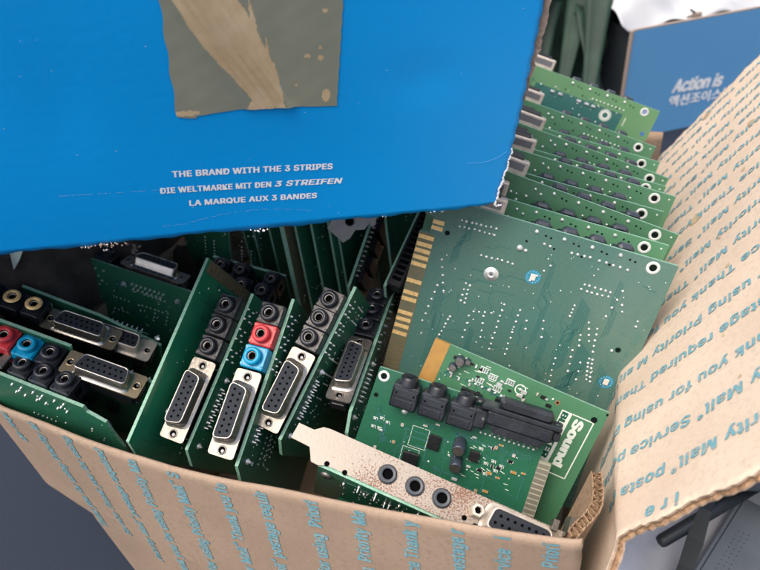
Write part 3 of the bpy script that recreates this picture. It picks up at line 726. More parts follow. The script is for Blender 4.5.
# ------------------------------------------------------------------ sound cards: shared part shapes
def rpoly(pts, r, seg=4):
    """polygon with rounded corners"""
    out = []; n = len(pts)
    for i in range(n):
        p = Vector(pts[i]); a = (Vector(pts[i-1])-p); c = (Vector(pts[(i+1)%n])-p)
        rr = min(r, a.length*.45, c.length*.45); a.normalize(); c.normalize()
        for k in range(seg+1):
            t = k/seg; q0 = p+a*rr; q1 = p+c*rr
            out.append(tuple((q0*(1-t)+p*t)*(1-t)+(p*(1-t)+q1*t)*t))
    return out
def dsub(off): return rpoly([(-12.7-off,-4.2-off),(12.7+off,-4.2-off),(11.2+off,4.2+off),(-11.2-off,4.2+off)], 2.3+off*.6)
_P = {}
def port_meshes(plate, flange=True):
    if (plate, flange) in _P: return _P[(plate, flange)]
    b = MB()
    pl = MATS[plate]
    if flange: b.prism(rpoly([(-19.6,-6.25),(19.6,-6.25),(19.6,6.25),(-19.6,6.25)], 1.7), 0, .9, pl, ax=1)
    prof = [(2.0,-.02),(1.5,-.35),(.75,-.7),(.45,-1.5),(.25,-5.6),(-.05,-6.0),(-.45,-5.95),(-.55,-5.2)]
    rings = [[b.v((p[0], y, p[1])) for p in dsub(o)] for o, y in prof]
    for a, c in zip(rings, rings[1:]):
        n = len(a)
        for i in range(n): b.f([a[i],a[(i+1)%n],c[(i+1)%n],c[i]], NICKELB if plate != 'cream_plate' else pl, True)
    for sx in ((-1, 1) if flange else ()):
        b.lathe((sx*16.65, -.03, 0), (0,-1,0), [(2.15,0),(2.0,.35),(1.6,.35),(1.45,-.0)], pl, 16, cap1=False)
        b.disc((sx*16.65, -.04, 0), (0,-1,0), 1.5, DARKHOLE)
        b.disc((sx*16.65+.35, -.06, .3), (0,-1,0), .75, GREYM, 8)
    b.box((-17, .95, -5.2), (17, 10.5, 4.6), BLACK, .5)
    for sx in (-1, 1): b.box((sx*14-2.2, 1.2, -5.7), (sx*14+2.2, 1.9, -5.1), pl); b.box((sx*18.6-.9, .9, -4), (sx*18.6+.9, 8, 4), BLACK)
    b.box((18.2,3.2,-3),(19.8,3.8,3), GREYM)
    shell = b.mesh('game_port')
    b = MB(); pts = dsub(-.5); b.f([b.v((p[0], -5.5, p[1])) for p in pts], SLATE)
    for i in range(8): 
        x = (i-3.5)*2.77; b.disc((x, -5.54, -1.5), (0,-1,0), .62, DARKHOLE, 10)
        if i < 7: b.disc((x+1.385, -5.54, 1.45), (0,-1,0), .62, DARKHOLE, 10)
    _P[(plate, flange)] = (shell, b.mesh('pin_insert')); return _P[(plate, flange)]
def add_port(root, x=0, y=0, z=0, plate='nickel_plate', rot=(0,0,0), flange=True):
    a, c = port_meshes(plate, flange); p = link('game_port', a, root, (x,y,z), rot); link('pin_insert', c, p); return p
def jack_mesh(mt, ring=None, w=10.6):
    key = ('jack', mt.name, ring.name if ring else '', w)
    if key in _P: return _P[key]
    b = MB()
    b.box((-w/2, 1.2, -5.6), (w/2, 13.5, 5.8), mt, .55)
    b.box((-w/2+.8, .9, -4.6), (w/2-.8, 1.4, 4.6), mt)
    b.lathe((0, 1.2, 0), (0,-1,0), [(4.25,0),(4.15,2.9)], mt, 20, cap1=False)
    b.lathe((0, 1.2, 0), (0,-1,0), [(4.15,2.9),(3.6,3.7),(2.45,3.75),(2.15,3.1)], ring or mt, 20, cap1=False)
    b.lathe((0, 1.2, 0), (0,-1,0), [(2.15,3.1),(1.95,.4)], DARKHOLE, 20, cap1=True)
    b.box((-3.6, .75, 4.4), (3.6, 1.5, 5.9), mt, .2); b.box((-w/2-.02, 4.5, -2.2), (-w/2+.4, 9, 2.2), DARKHOLE); b.box((w/2-.4, 4.5, -2.2), (w/2+.02, 9, 2.2), DARKHOLE)
    b.box((-4.6,.7,-5.3),(-3.4,1.6,-4.1), mt); b.box((3.4,.7,-5.3),(4.6,1.6,-4.1), mt)
    b.lathe((0,1.2,0),(0,-1,0),[(1.95,2.6),(1.7,2.55),(1.68,1.2)],NICKELB,16,cap1=False)
    _P[key] = b.mesh('audio_jack'); return _P[key]
def scatter_back(b, r_, x0, x1, y0, y1, z, d, n=90, tr=26):
    """solder side of a board: traces, vias and rows of joints on the plane z, facing d"""
    e = d*.05
    for k in range(tr):
        x, y = r_.uniform(x0,x1), r_.uniform(y0,y1); pts = [(x,y)]; dr = r_.choice(((1,0),(0,1)))
        for s_ in range(r_.randint(2,4)):
            L = r_.uniform(3,14)*r_.choice((-1,1)); x2 = min(x1,max(x0,x+dr[0]*L)); y2 = min(y1,max(y0,y+dr[1]*L)); pts.append((x2,y2)); x,y = x2,y2
            q = r_.uniform(.8,2)*r_.choice((-1,1)); x2=min(x1,max(x0,x+q)); y2=min(y1,max(y0,y+abs(q)));pts.append((x2,y2)); x,y=x2,y2
            dr = (dr[1],dr[0])
        b.strip(pts, r_.choice((.3,.35,.6)), z+e, TRACE)
    for k in range(n):
        b.dome((r_.uniform(x0,x1), r_.uniform(y0,y1), z), (0,0,d), r_.choice((.3,.35,.45,.6)), SOLDER, seg=6)
    for k in range(n//14):
        x, y = r_.uniform(x0,x1-10), r_.uniform(y0,y1-8); m_ = r_.randint(4,8); vert = r_.random() < .5
        for i in range(m_):
            for t in (0, 7.6):
                px, py = (x+t, y+i*2.54) if vert else (x+i*2.54, y+t)
                if px < x1 and py < y1: b.dome((px, py, z), (0,0,d), .55, SOLDER, seg=6)
def upright_card(key, label, jacks=(), port=0, side=1, outline=None, plate='nickel_plate', seed=1, group='sound cards standing with their sockets up', mask=None, nb=60, spikes=True, extra=None):
    """card standing on its long edge: local x along the socket edge, y down, z across; board on the +z (side=1) or -z side"""
    root = empty('sound_card', FM[key], label, 'circuit board', group)
    r_ = random.Random(seed); b = MB(); mk_ = mask or GREEN
    z0, z1 = (6.0, 7.6) if side > 0 else (-7.6, -6.0)
    pts = outline or [(-58,5),(21.5,5),(28.5,17),(28.5,112),(-58,112)]
    b.prism(pts, z0, z1, mk_, side=EDGE)
    xs_ = [p[0] for p in pts]; ys_ = [p[1] for p in pts]
    zb, d = (z1, 1) if side > 0 else (z0, -1)
    ymin = min(p[1] for p in pts)+3
    scatter_back(b, r_, min(xs_)+3, max(xs_)-8, ymin+4, min(ymin+45, max(ys_)), zb, d, nb, 24)
    zc, dc = (z0, -1) if side > 0 else (z1, 1)
    scatter_back(b, r_, min(xs_)+3, max(xs_)-8, ymin+4, min(ymin+40, max(ys_)), zc, dc, 30, 16)
    if port is not None and spikes:
        for i in range(8):
            for (dy, o) in ((6.5,0),(9.3,1.385)):
                if i < 7 or not o: b.lathe((port+(i-3.5)*2.77+o, ymin+dy-2, zb), (0,0,d), [(.85,0),(.5,.5),(.32,1.4),(.3,1.9)], SOLDER, 7)
        for x in (port-16.6, port+16.6): b.lathe((x+2, ymin+6, zb), (0,0,d), [(1.6,0),(1.4,.7),(.6,1.3),(.5,2.1)], SOLDER, 9)
    for jx, jy, mt_ in jacks:
        for (ox, oy) in ((-2.5,5),(2.5,5),(0,9),(-2.5,11.5),(2.5,11.5)): b.lathe((jx+ox, jy+oy+3, zb), (0,0,d), [(.7,0),(.4,.5),(.3,1.1)], SOLDER, 6)
    if extra: extra(b, zb, d, zc, dc)
    link('circuit_board', b.mesh('circuit_board'), root)
    if port is not None: add_port(root, port, 0, 0, plate)
    for jx, jy, mt_ in jacks:
        ring = None
        if isinstance(mt_, tuple): mt_, ring = mt_
        j = link('audio_jack', jack_mesh(mt_, ring), root, (jx, jy, 0))
        if mt_ in (REDP, BLUEP): j['label'] = ('red' if mt_ is REDP else 'blue') + ' plastic audio jack'
    # a few parts on the component side
    b = MB()
    for k in range(5):
        x, y = r_.uniform(min(xs_)+8, max(xs_)-20), r_.uniform(ymin+16, ymin+40)
        w_, h_ = r_.choice(((5,10),(10,6),(14,7))); zl, zh = sorted((zc, zc+dc*r_.uniform(2,3.2))); b.box((x,y,zl),(x+w_,y+h_,zh), BLACK, .2)
    for k in range(3): b.lathe((r_.uniform(min(xs_)+6, max(xs_)-12), r_.uniform(ymin+14, ymin+30), zc), (0,0,dc), [(2.4,0),(2.5,.6),(2.5,5.4),(2.2,5.8)], CAPS, 14, capm=NICKEL)
    link('chip', b.mesh('chip'), root)
    return root
GS = 'sound cards standing with their sockets up'
upright_card('G1', 'upright card whose game port stands right beside the tall bare board, black jacks behind', [(-26,-2.5,BLACKD),(-37,-2.5,BLACKD),(-47.5,-2.5,BLACKD)], seed=11, mask=GREENL)
upright_card('G2', 'upright sound card with one red and one blue jack behind its game port', [(-26,-2,BLUEP),(-37,-1,REDP),(-47.5,-.5,BLACKD)], seed=12)
upright_card('G3', 'upright sound card whose game port points at the pale bracket tab, three black jacks', [(-26,-2.5,BLACKD),(-36.5,-2,BLACKD),(-46.5,-1,BLACKD)], seed=13)
upright_card('G4', 'upright card with the rightmost upright game port, nearest the gold edge fingers', [(-28,0,BLACKD),(-40,.5,BLACKD),(-50,0,BLACKD)], outline=[(-64,4.5),(21,4.5),(27.5,14),(27.5,105),(-64,105)], seed=14)
upright_card('B', 'tilted sound card at the left edge with blue and red jacks beside a game port', [(-60.5,-1.5,BLUEP),(-49.3,-2,REDP),(-38.1,-1,BLUEP),(-26.6,-1.5,BLACKD)], outline=[(-95,-2.5),(-20,-2.5),(-20,4),(21,4),(23,12),(23,70),(-95,105)], plate='gold_and_warm_reflection', seed=15, group='sound cards tilted at the left edge')
upright_card('C', 'tilted sound card at the left edge with gold-ringed jacks and a game port', [(-57.5,-7.5,(BLACKD,GOLD)),(-46.5,-7.5,(BLACKD,GOLD)),(-35.3,-7.5,(BLACKD,GOLD)),(-24.0,-7.5,(BLACKD,GOLD))], outline=[(-90,-2),(-20,-2),(-20,5),(21,5),(22,70),(-90,100)], plate='gold_and_warm_reflection', seed=16, group='sound cards tilted at the left edge')
upright_card('D', 'tilted sound card half hidden behind the gold-ringed jacks, only its dull game port showing', [], outline=[(-54,-11),(-12,-7.5),(8,-2),(21,2),(22,60),(-54,90)], plate='cream_plate', seed=17, group='sound cards tilted at the left edge')
upright_card('A', 'dark board nearest the left front rim with three black jacks along its back', [(-11.6,0,BLACKD),(0,0,BLACKD),(11.7,0,BLACKD)], port=None, side=-1, outline=[(-48,3.2),(25.5,3.6),(26.5,7),(36,10.5),(38.2,21),(41.5,31),(41.5,60),(-48,48)], seed=18, nb=14, group='sound cards tilted at the left edge',
             extra=lambda b, zb, d, zc, dc: (b.box((-33,-1,-5.9),(-18.5,1,6), NICKEL, .3), b.disc((-24,-1.1,0),(0,-1,0),1.8,DARKHOLE)))
upright_card('E', 'shaded sound card under the blue box with a bright game port shell', [(-30,0,BLACKD),(34,2,BLACKD)], side=-1, outline=[(-44,3),(26,3),(30,10),(30,95),(-44,95)], seed=19, group='shaded cards under the blue box')
FD = [(-13,0,BLACKD),(0,0,BLACKD),(13,0,BLACKD)]
upright_card('F1', 'shaded sound card with a row of dull black jacks behind the red jack', FD, port=None, side=-1, outline=[(-20,9),(20,9),(22,14),(22,90),(-20,90)], seed=20, group='shaded cards under the blue box')
upright_card('F2', 'shaded sound card with black jacks, deepest in the row under the blue box', [(-13,0,BLACKD),(0,0,BLACKD),(20,1,BLACKD)], port=None, side=1, outline=[(-22,4),(26,4),(26,95),(-22,95)], seed=21, group='shaded cards under the blue box')

# bare boards seen edge on -------------------------------------------------
def bare_board(key, label, outline, seed, group=None, th=1.6, front=True, mask=None, extra=None, name='circuit_board', n=70):
    root = empty('bare_circuit_board', FM[key], label, 'circuit board', group); r_ = random.Random(seed); b = MB()
    b.prism(outline, 0, th, mask or GREEN, side=EDGE)
    xs_ = [p[0] for p in outline]; ys_ = [p[1] for p in outline]
    scatter_back(b, r_, min(xs_)+3, max(xs_)-3, min(ys_)+4, max(ys_)-4, th, 1, n, 26); scatter_back(b, r_, min(xs_)+3, max(xs_)-3, min(ys_)+4, max(ys_)-4, 0, -1, n, 26)
    link('board', b.mesh('board'), root)
    if extra: extra(root)
    return root
def g0x(root):
    b = MB(); b.box((-3.2,2,1.65),(2.5,50,1.85), FINGERBASE); b.box((-3.9,2,-.2),(-3.1,50,1.8), FINGERBASE)
    for i in range(14): b.box((-3,4+i*3.2,1.86),(2.3,5.7+i*3.2,1.95), BRASS)
    link('edge_fingers', b.mesh('edge_fingers'), root)
    b = MB()
    for k in range(4): b.lathe((70+k*3, 20+9*k, 1.6), (0,0,1), [(1.8,0),(1.8,.5),(.6,1)], SOLDER, 10)
    link('solder_joint', b.mesh('solder_joint'), root)
bare_board('G0', 'tall bare green board standing edge-on between the tilted cards and the row of game ports', [(-4,0),(87.7,0),(94,13),(94,125),(-4,125)], 31, 'boards standing edge-on', mask=GREENL, extra=g0x, n=60)
H_L = ['brownish board edge leaning under the blue box, leftmost of the dim upright boards','dim green board edge just right of the brownish one','dim green board edge in the middle of the upright group','thin dim board edge left of the grey tab','dim board edge directly under the grey metal tab',
  'filler board edge added for darkness behind the dull jacks, far left of the upright group','filler board edge added for darkness, second from the far left behind the dull jacks','filler board edge added for darkness, third from the far left behind the dull jacks','filler board edge added for darkness behind the red jack and its card','low filler board edge added to darken the gap left of the gold-fingered board','second low filler board edge added for darkness beside the gold-fingered board','low board edge in the dark gap left of the pale bracket tab','low board edge under the pale bracket tab','filler board edge added for darkness beside the chip-crowded board','filler board edge added for darkness between the chip-crowded board and the long black connector']
for k in (0,1,2,3,4,5,6,7,8,9,10,13,14):
    bare_board('H%d' % (k+1), H_L[k], [(0,-45),(80,-45),(80,95),(0,95)] if k < 5 else [(0,-20),(80,-20),(80,95),(0,95)], 40+k, 'dim upright boards under the blue box', th=(3.2 if k == 0 else 1.6), n=40 if k < 5 else 16, mask=(FINGERBASE if k == 0 else None))  # the shorter boards are filler, added to keep the carton's inside dark
bare_board('N', 'dim green board standing broad-side behind the shaded game port', [(-42,-12),(48,-12),(12,-3),(-8,45),(-10,90),(60,90),(60,-30),(-42,-30)][:0] or [(-30,-25),(0,-25),(0,0),(-4,60),(90,60),(90,-25)], 47, 'shaded cards under the blue box', n=60)
def kx(root):
    b = MB(); r_ = random.Random(5)
    for i in range(7): b.box((-34+i*11, 6+(i%3)*3, 1.7),(-26+i*11, 24+(i%2)*5, 5.5), BLACKD, .3)
    link('chip', b.mesh('chip'), root)
    b = MB()
    for i in range(24):
        x = -34+i*3.1; b.lathe((x, 3.2, 1.6), (0,0,1), [(.9,0),(.7,1.8),(.3,2.4)], NICKEL, 7)
    link('header_pin', b.mesh('header_pin'), root)
bare_board('K', 'shaded board crowded with dark chips to the right of the grey metal tab', [(-45,0),(46,0),(50,10),(50,90),(-45,90)], 51, 'shaded cards under the blue box', mask=GREEN, extra=kx)
def mx_(root):
    b = MB(); b.box((-46, -3, 1.8), (44, 8, 10), BLACK, .6)
    for i in range(26): b.box((-44+i*3.3, -3.15, 3.4),(-42+i*3.3, -2.9, 8.4), DARKHOLE)
    link('slot_connector', b.mesh('slot_connector'), root)
    b = MB(); b.tube([(-22,-4,12),(-6,-5,13.5),(-2,-4,13.2),(-1,3,12.5),(-3,7,11)], .9, NICKEL); link('wire_clip', b.mesh('wire_clip'), root)
    b = MB(); 
    for i in range(5): b.box((14+i*5.5, 9, 2),(17+i*5.5, 13, 9), (TAN, CREAM, BLACK)[i % 3], .3)
    link('component', b.mesh('component'), root)
bare_board('M', 'dark board carrying a long black slot connector beside the gold-fingered board', [(-46,0),(45,0),(48,10),(48,90),(-46,90)], 52, 'shaded cards under the blue box', extra=mx_, mask=BLACK, n=20)
# grey bracket end hanging among the dim boards
root = empty('metal_bracket', FM['P'], 'grey metal bracket end with a round hole sticking up below the blue box', 'bracket')
b = MB()
b.prism([(-13,-16),(13,-16),(14,-2),(12,-.5),(10.6,-2.2),(8.8,2),(4,3.6),(2.2,9),(-1,12.5),(-11.5,7),(-9,-4)], 0, 1.0, GREYM)
b.disc((-.3,-.4,-.06), (0,0,-1), 2.5, DARKHOLE, 16); b.lathe((-.3,-.4,0), (0,0,-1), [(3.1,0),(2.9,.3),(2.5,.3)], GREYM, 16, cap1=False)
link('plate', b.mesh('plate'), root)
b = MB(); b.box((-8,-90,.0),(10,-16,1), GREYM); link('bracket_strip', b.mesh('bracket_strip'), root)

# ------------------------------------------------------------------ big bare-backed card and the stack behind it
SEG = [(17.9,7.1,34.4,6.4,8),(17.5,10.1,34.6,9.7,8),(31.6,21.2,46.6,21.0,7),(57.9,7.5,60.5,7.5,2),(70.9,7.8,79.1,7.4,4),(83.7,7.7,96.9,8.2,5),(81.5,21.0,93.9,21.0,6),(80.9,23.8,93.5,23.9,6),(49.1,42.8,49.3,69.1,9),(57.2,43.2,57.5,69.3,9),(28.4,37.7,28.3,47.4,4),(30.5,38.2,30.5,48.1,5),(25.6,57.6,21.7,76.9,9),(35.9,51.2,44.6,49.2,4),(69.6,45.0,71.7,54.1,3),(62.0,47.6,63.0,52.2,2),(80.6,32.9,80.6,38.8,4),(90.0,39.1,93.4,48.8,4),(88.6,46.9,89.9,52.6,3),(96.6,57.7,99.3,69.5,6),(98.4,58.0,101.4,70.0,6),(81.5,63.1,82.9,76.9,5),(110.3,31.4,110.8,34.3,2),(100.9,26.0,102.4,29.0,2),(13.8,29.2,19.0,45.1,5),(15.2,42.8,12.9,64.5,6),(41.6,52.2,43.2,64.1,4),(34.6,54.5,34.8,67.1,4),(94.8,41.1,97.2,53.7,5),(87.5,55.9,89.5,67.9,4),(98.6,18.8,96.1,33.5,4),(63.9,16.6,57.0,26.8,4),(93.6,61.3,94.9,71.1,3),]
PAD = mat('tinned_ring', (.72, .76, .74), .5, .2, noise=(600, (.55, .62, .58), .4, .7))
def ring(b, x, y, r_=3.1, z=0, hole=1.7):
    b.lathe((x,y,z), (0,0,-1), [(r_,0),(r_*.97,.12),(hole*1.05,.14),(hole,.02)], PAD, 22, cap1=False); b.disc((x,y,z-.05), (0,0,-1), hole, HOLE, 18)
def back_row(b, x0=52.5):
    for k in range(4):
        x = x0+13.0*k; b.dome((x, 2.4, 0), (0,0,-1), .95, SOLDER, seg=9)
        b.disc((x+4.6, 3.2, -.05), (0,0,-1), .55, HOLE, 8); b.disc((x+7.1, 3.6, -.05), (0,0,-1), .55, HOLE, 8)
        if k < 4: b.disc((x-3, 8.2, -.05), (0,0,-1), .6, HOLE, 8)
def stack_parts():
    if 'stack' in _P: return _P['stack']
    b = MB(); b.box((-5.6, .9, -4.8), (5.6, 13.5, 5.2), BLACKD, .8)
    b.box((-3.7,-2.0,-3.2),(3.7,1.4,2.8), mat('slate_blue_plastic', (.026,.036,.05), .35, noise=(300,(.06,.075,.095),.5,.8), bump=.15), 1.2); jm_ = b.mesh('audio_jack')
    b = MB(); b.box((-19.6,-6.5,-6.2),(19.6,3,-.8), CREAM, .7); b.box((-16,-7.6,-4.6),(16,-5.5,5.6), BLACK, .6); b.box((-19.6,-5.2,-.8),(19.6,3,5.5), BLACK, .5)
    b.box((-17.5,-5.2,-6.35),(17.6,-1.2,-5.8), GREYM, .2)
    _P['stack'] = (jm_, b.mesh('game_port')); return _P['stack']
def jack_back(root):
    jm_, pm = stack_parts()
    for k in range(4): link('audio_jack', jm_, root, (54.7+13.0*k, .6, 6.9))
    link('game_port', pm, root, (16.3, -.6, 8.6))
BIG = [(0,-1),(116.9,0),(117.6,40),(119.6,120),(119.6,150),(-2,150),(-.9,100),(-.2,20),(.0,17.6),(4.6,17.2),(4.6,9.2),(.3,8.6)]
root = empty('sound_card', FM['R0'], 'big bare-backed sound card with gold edge fingers and rows of solder dots', 'circuit board', 'sound cards in the right-hand stack')
b = MB(); r_ = random.Random(3)
b.prism(BIG, 0, 1.6, GREENB, side=EDGE)
for x0,y0,x1,y1,n in SEG:
    for i in range(n):
        t = i/max(1,n-1); rr = .72 if (y0 < 9 and x0 > 55) else r_.choice((.58,.64,.7))
        b.dome((x0+(x1-x0)*t+r_.gauss(0,.12), y0+(y1-y0)*t+r_.gauss(0,.12), 0), (0,0,-1), rr, SOLDER, seg=8)
back_row(b)
for x, y, rr in ((7.5,5.2,1.15),(47.5,12.3,1.5),(50.5,12.8,.9),(12.2,14.2,0),(105,50,.8)):
    if rr: b.dome((x,y,0),(0,0,-1),rr,SOLDER,seg=12)
b.disc((13.0,15.2,-.05),(0,0,-1),1.25,HOLE,14); b.disc((107.6,48.7,-.05),(0,0,-1),1.2,HOLE,14); b.disc((107.6,48.7,-.03),(0,0,-1),1.6,TRACED,14)
ring(b, 106.9, 4.0); 
b.lathe((38.6,29.2,0),(0,0,-1),[(3.6,0),(3.5,.2),(2.2,.25),(2.0,.7),(1.2,.9),(1.0,.5)],SOLDER,24); b.disc((38.6,29.2,-.52),(0,0,-1),.8,GREYM,10)
for x, y in ((57.8,24.6),(108.6,67.5)):
    b.disc((x,y,-.05),(0,0,-1),3.7,mat('blue_test_pad',(.03,.24,.36),.4),22); b.box((x-1.3,y-1.6,-.5),(x+1.2,y+1.6,0),mat('pad_label',(.72,.62,.55),.6),.1)
    for k in range(14): a = k*.449; b.dome((x+2.9*math.cos(a),y+2.9*math.sin(a),-.05),(0,0,-1),.22,SOLDER,seg=5)
for k in range(130):   # scattered vias
    x, y = r_.uniform(10,115), r_.uniform(9,135)
    b.dome((x,y,0),(0,0,-1),r_.choice((.22,.28,.34,.42)),SOLDER,seg=6)
def bus(x, y0, y1, n, p=.9, wd=.38, jog=3):
    for i in range(n):
        xx = x+i*p; ym = y0+(y1-y0)*r_.uniform(.35,.55); j = jog
        b.strip([(xx,y0+i*.8),(xx,ym-i*.5),(xx+j,ym-i*.5+abs(j)),(xx+j,y1-i*1.1)], wd, -.05, TRACE)
bus(83,28,72,6,1.0,.55,-2.5); bus(64,14,60,3,.9); bus(72,50,92,4,.9,.4,4); bus(90,50,98,8,.95,.55,-4); bus(96,14,45,3,1,.4,2); bus(21,5,30,4,.9,.5,-3); bus(16,40,90,4,1.1,.4,2); bus(37,60,100,3,1,.5,2); bus(104,60,120,4,1,.4,-3)
for k in range(40):
    x, y = r_.uniform(12,106), r_.uniform(8,120); L = r_.uniform(4,18); q = r_.choice((-1,1))*r_.uniform(1,3)
    if r_.random() < .7: pts = [(x,y),(x,y+L*.5),(x+q,y+L*.5+abs(q)),(x+q,y+L)]
    else: L = min(L, 112-x); pts = [(x,y),(x+L*.4,y),(x+L*.4+abs(q),y+q),(x+L+abs(q)*.5,y+q)]
    b.strip(pts, r_.choice((.28,.35,.45)), -.04, TRACE)
link('circuit_board', b.mesh('circuit_board'), root)
b = MB(); b.prism([(-.25,18),(7.6,18),(7.6,99),(-1.05,99)], -.06, 1.66, FINGERBASE)
for y, gm in ((10.2,0),(13.2,0),(19.2,1),(23.2,1),(26.6,1),(30.2,1),(34,1),(43.5,1),(50.2,1),(54.0,1),(62.0,1),(66.0,1),(70,1),(74.4,1)):
    x0 = .2-.012*y if y > 17 else 4.9; b.box((x0,y,-.22),(x0+(7.6 if y > 17 else 5.5),y+2.1,-.05), GOLD)
for k in range(7): b.box((-.6,79+k*2.9,-.16),(7.2,80.1+k*2.9,-.07), mat('worn_finger', (.19,.15,.08), .5, .3))
link('edge_fingers', b.mesh('edge_fingers'), root)
jack_back(root)
# one card of the stack, then copies of it
root = empty('sound_card', FM['R1'], 'x', 'circuit board', 'sound cards in the right-hand stack')
b = MB(); r_ = random.Random(8)
b.prism([(0,0),(116.5,0),(117.1,30),(117.6,105),(0,105)], 0, 1.6, mat('solder_mask_sunlit', (.075, .215, .125), .33, noise=[(45, (.09, .22, .115), .35, .7), (900, (.055, .18, .1), .55, .8)], bump=.12, bscale=500, vary=.25), side=EDGE)  # mask colour brightened to offset the shade the stacked cards cast on each other
back_row(b); ring(b, 106.3, 4.2)
for i in range(9): b.dome((70+i*2.9+(1.2 if i > 3 else 0), 7.8, 0), (0,0,-1), .62, SOLDER, seg=7)
for x, y in ((47.5,12),(43,3.5),(46.5,5),(32,9),(36,12),(40,8.5),(28,7)): b.dome((x,y,0),(0,0,-1),.8,SOLDER,seg=8)
scatter_back(b, r_, 6, 112, 9, 60, 0, -1, 90, 40)
b.disc((113.8,2.4,-.05),(0,0,-1),.5,SILK,8)
link('circuit_board', b.mesh('circuit_board'), root)
jack_back(root)
R_L = ['first green card behind the big bare-backed card in the stack','second green card behind the big bare-backed card, corner jutting furthest right','third green card back in the stack, its corner set in from its neighbours','fourth green card back in the stack, about halfway to the rear','fifth green card back in the stack, just past the middle','sixth green card back in the stack','seventh green card back in the stack, third from the rear','eighth green card in the stack, directly in front of the rearmost']
root['label'] = R_L[0]
def dup(o, parent=None):
    c = o.copy(); col.objects.link(c)
    if parent: c.parent = parent
    for ch in list(o.children): dup(ch, c)
    return c
proto = root
for k in range(2, 9):
    c = dup(proto); c.matrix_world = FM['R%d' % k]; c['label'] = R_L[k-1]
# rearmost card with the pale sunburst mark
root = empty('sound_card', FM['R9'], 'rearmost green card of the stack with a pale sunburst mark on its back', 'circuit board', 'sound cards in the right-hand stack')
b = MB(); r_ = random.Random(9)
b.prism([(0,0),(116.5,0),(117.1,22),(112,24),(112,100),(0,100)], 0, 1.6, mat('solder_mask_olive', (.1, .24, .115), .4, noise=[(45, (.12, .26, .13), .35, .7)], bump=.12, bscale=500), side=EDGE)
back_row(b); ring(b, 107, 3.9, 2.9)
for i in range(9): b.dome((70+i*2.9, 7.8, 0), (0,0,-1), .62, SOLDER, seg=7)
for k in range(16):
    a = k*math.pi/8; x, y = 82.8, 15.2; ca, sa = math.cos(a), math.sin(a)
    b.strip([(x+ca*2.2,y+sa*2.2),(x+ca*4.4,y+sa*4.4)], .95, -.06, SILK)
b.disc((82.8,15.2,-.05),(0,0,-1),2.7,SILK,20,1.9)
b.f([b.v(p) for p in ((28,10.5,-.03),(94,10.5,-.03),(94,40,-.03),(28,40,-.03))], TRACE)
for x in (60,66,71,46,40): b.box((x,11.5,-.8),(x+3,13,0), SOLDER, .15)
b.disc((112.5,18.3,-.05),(0,0,-1),1.5,mat('blue_dot',(.05,.15,.4),.4),14); b.disc((107,3.9,-.06),(0,0,-1),1.5,mat('blue_grey_pad',(.2,.25,.5),.4),14)
b.strip([(97,12),(97,18)], .6, -.05, SILK)
scatter_back(b, r_, 6, 92, 8, 50, 0, -1, 70, 30)
link('circuit_board', b.mesh('circuit_board'), root)
jack_back(root)

# ------------------------------------------------------------------ the printed card and the jack card lying in front
def tall_cap(b, x, y, r_=2.5, h=6, dirn_=(0,0,-1), mt=None):
    b.lathe((x,y,0), dirn_, [(r_,0),(r_*1.02,.6),(r_*.93,1.1),(r_*1.0,1.6),(r_*1.0,h-.4),(r_*.85,h)], mt or CAPS, 18, capm=NICKEL)
root = empty('sound_card', FM['S'], 'green sound card printed with a white boxed name, lying against the big bare-backed card', 'circuit board', 'sound cards lying at the front right')
b = MB(); r_ = random.Random(4)
b.prism([(0,0),(84.5,0),(85.5,60),(86,110),(2,110),(0,60)], 0, 1.6, mat('solder_mask_pale', (.05, .16, .08), .35, noise=[(45, (.06, .18, .1), .35, .7)], bump=.12, bscale=500), side=EDGE)
scatter_back(b, r_, 8, 62, 12, 60, 0, -1, 40, 30)
for k in range(26):
    x, y = r_.uniform(12,46), r_.uniform(2.5,16); b.strip([(x,y),(x+r_.uniform(1,3.5),y)], .28, -.05, SILK)
for (x,y) in ((24,3.5),(29,5),(24,9),(33,9.5),(37,4)): 
    for q in range(2): b.strip([(x,y+q*2.4),(x+4,y+q*2.4)], .4, -.05, SILK)
    for q in range(4): b.box((x+q*1.1,y+.4,-.5),(x+.6+q*1.1,y+2.0,0), SOLDER)
b.disc((44.5,6.5,-.05),(0,0,-1),2.6,SILK,20,2.1); b.dome((44.5,6.5,0),(0,0,-1),.8,SOLDER)
for i in range(6): b.dome((22+i*3.2, 12.5+.1*i, 0), (0,0,-1), .75, SOLDER, seg=8)
b.disc((79.9,5.9,-.05),(0,0,-1),1.5,HOLE,16); b.disc((62,5.2,-.05),(0,0,-1),1.2,mat('copper_pad',(.42,.22,.12),.4,.6),14); b.disc((62,5.2,-.07),(0,0,-1),.6,HOLE,10); b.disc((59.4,4.4,-.05),(0,0,-1),.5,SILK,8)
b.disc((84,1.2,-.05),(0,0,-1),.6,HOLE,8)
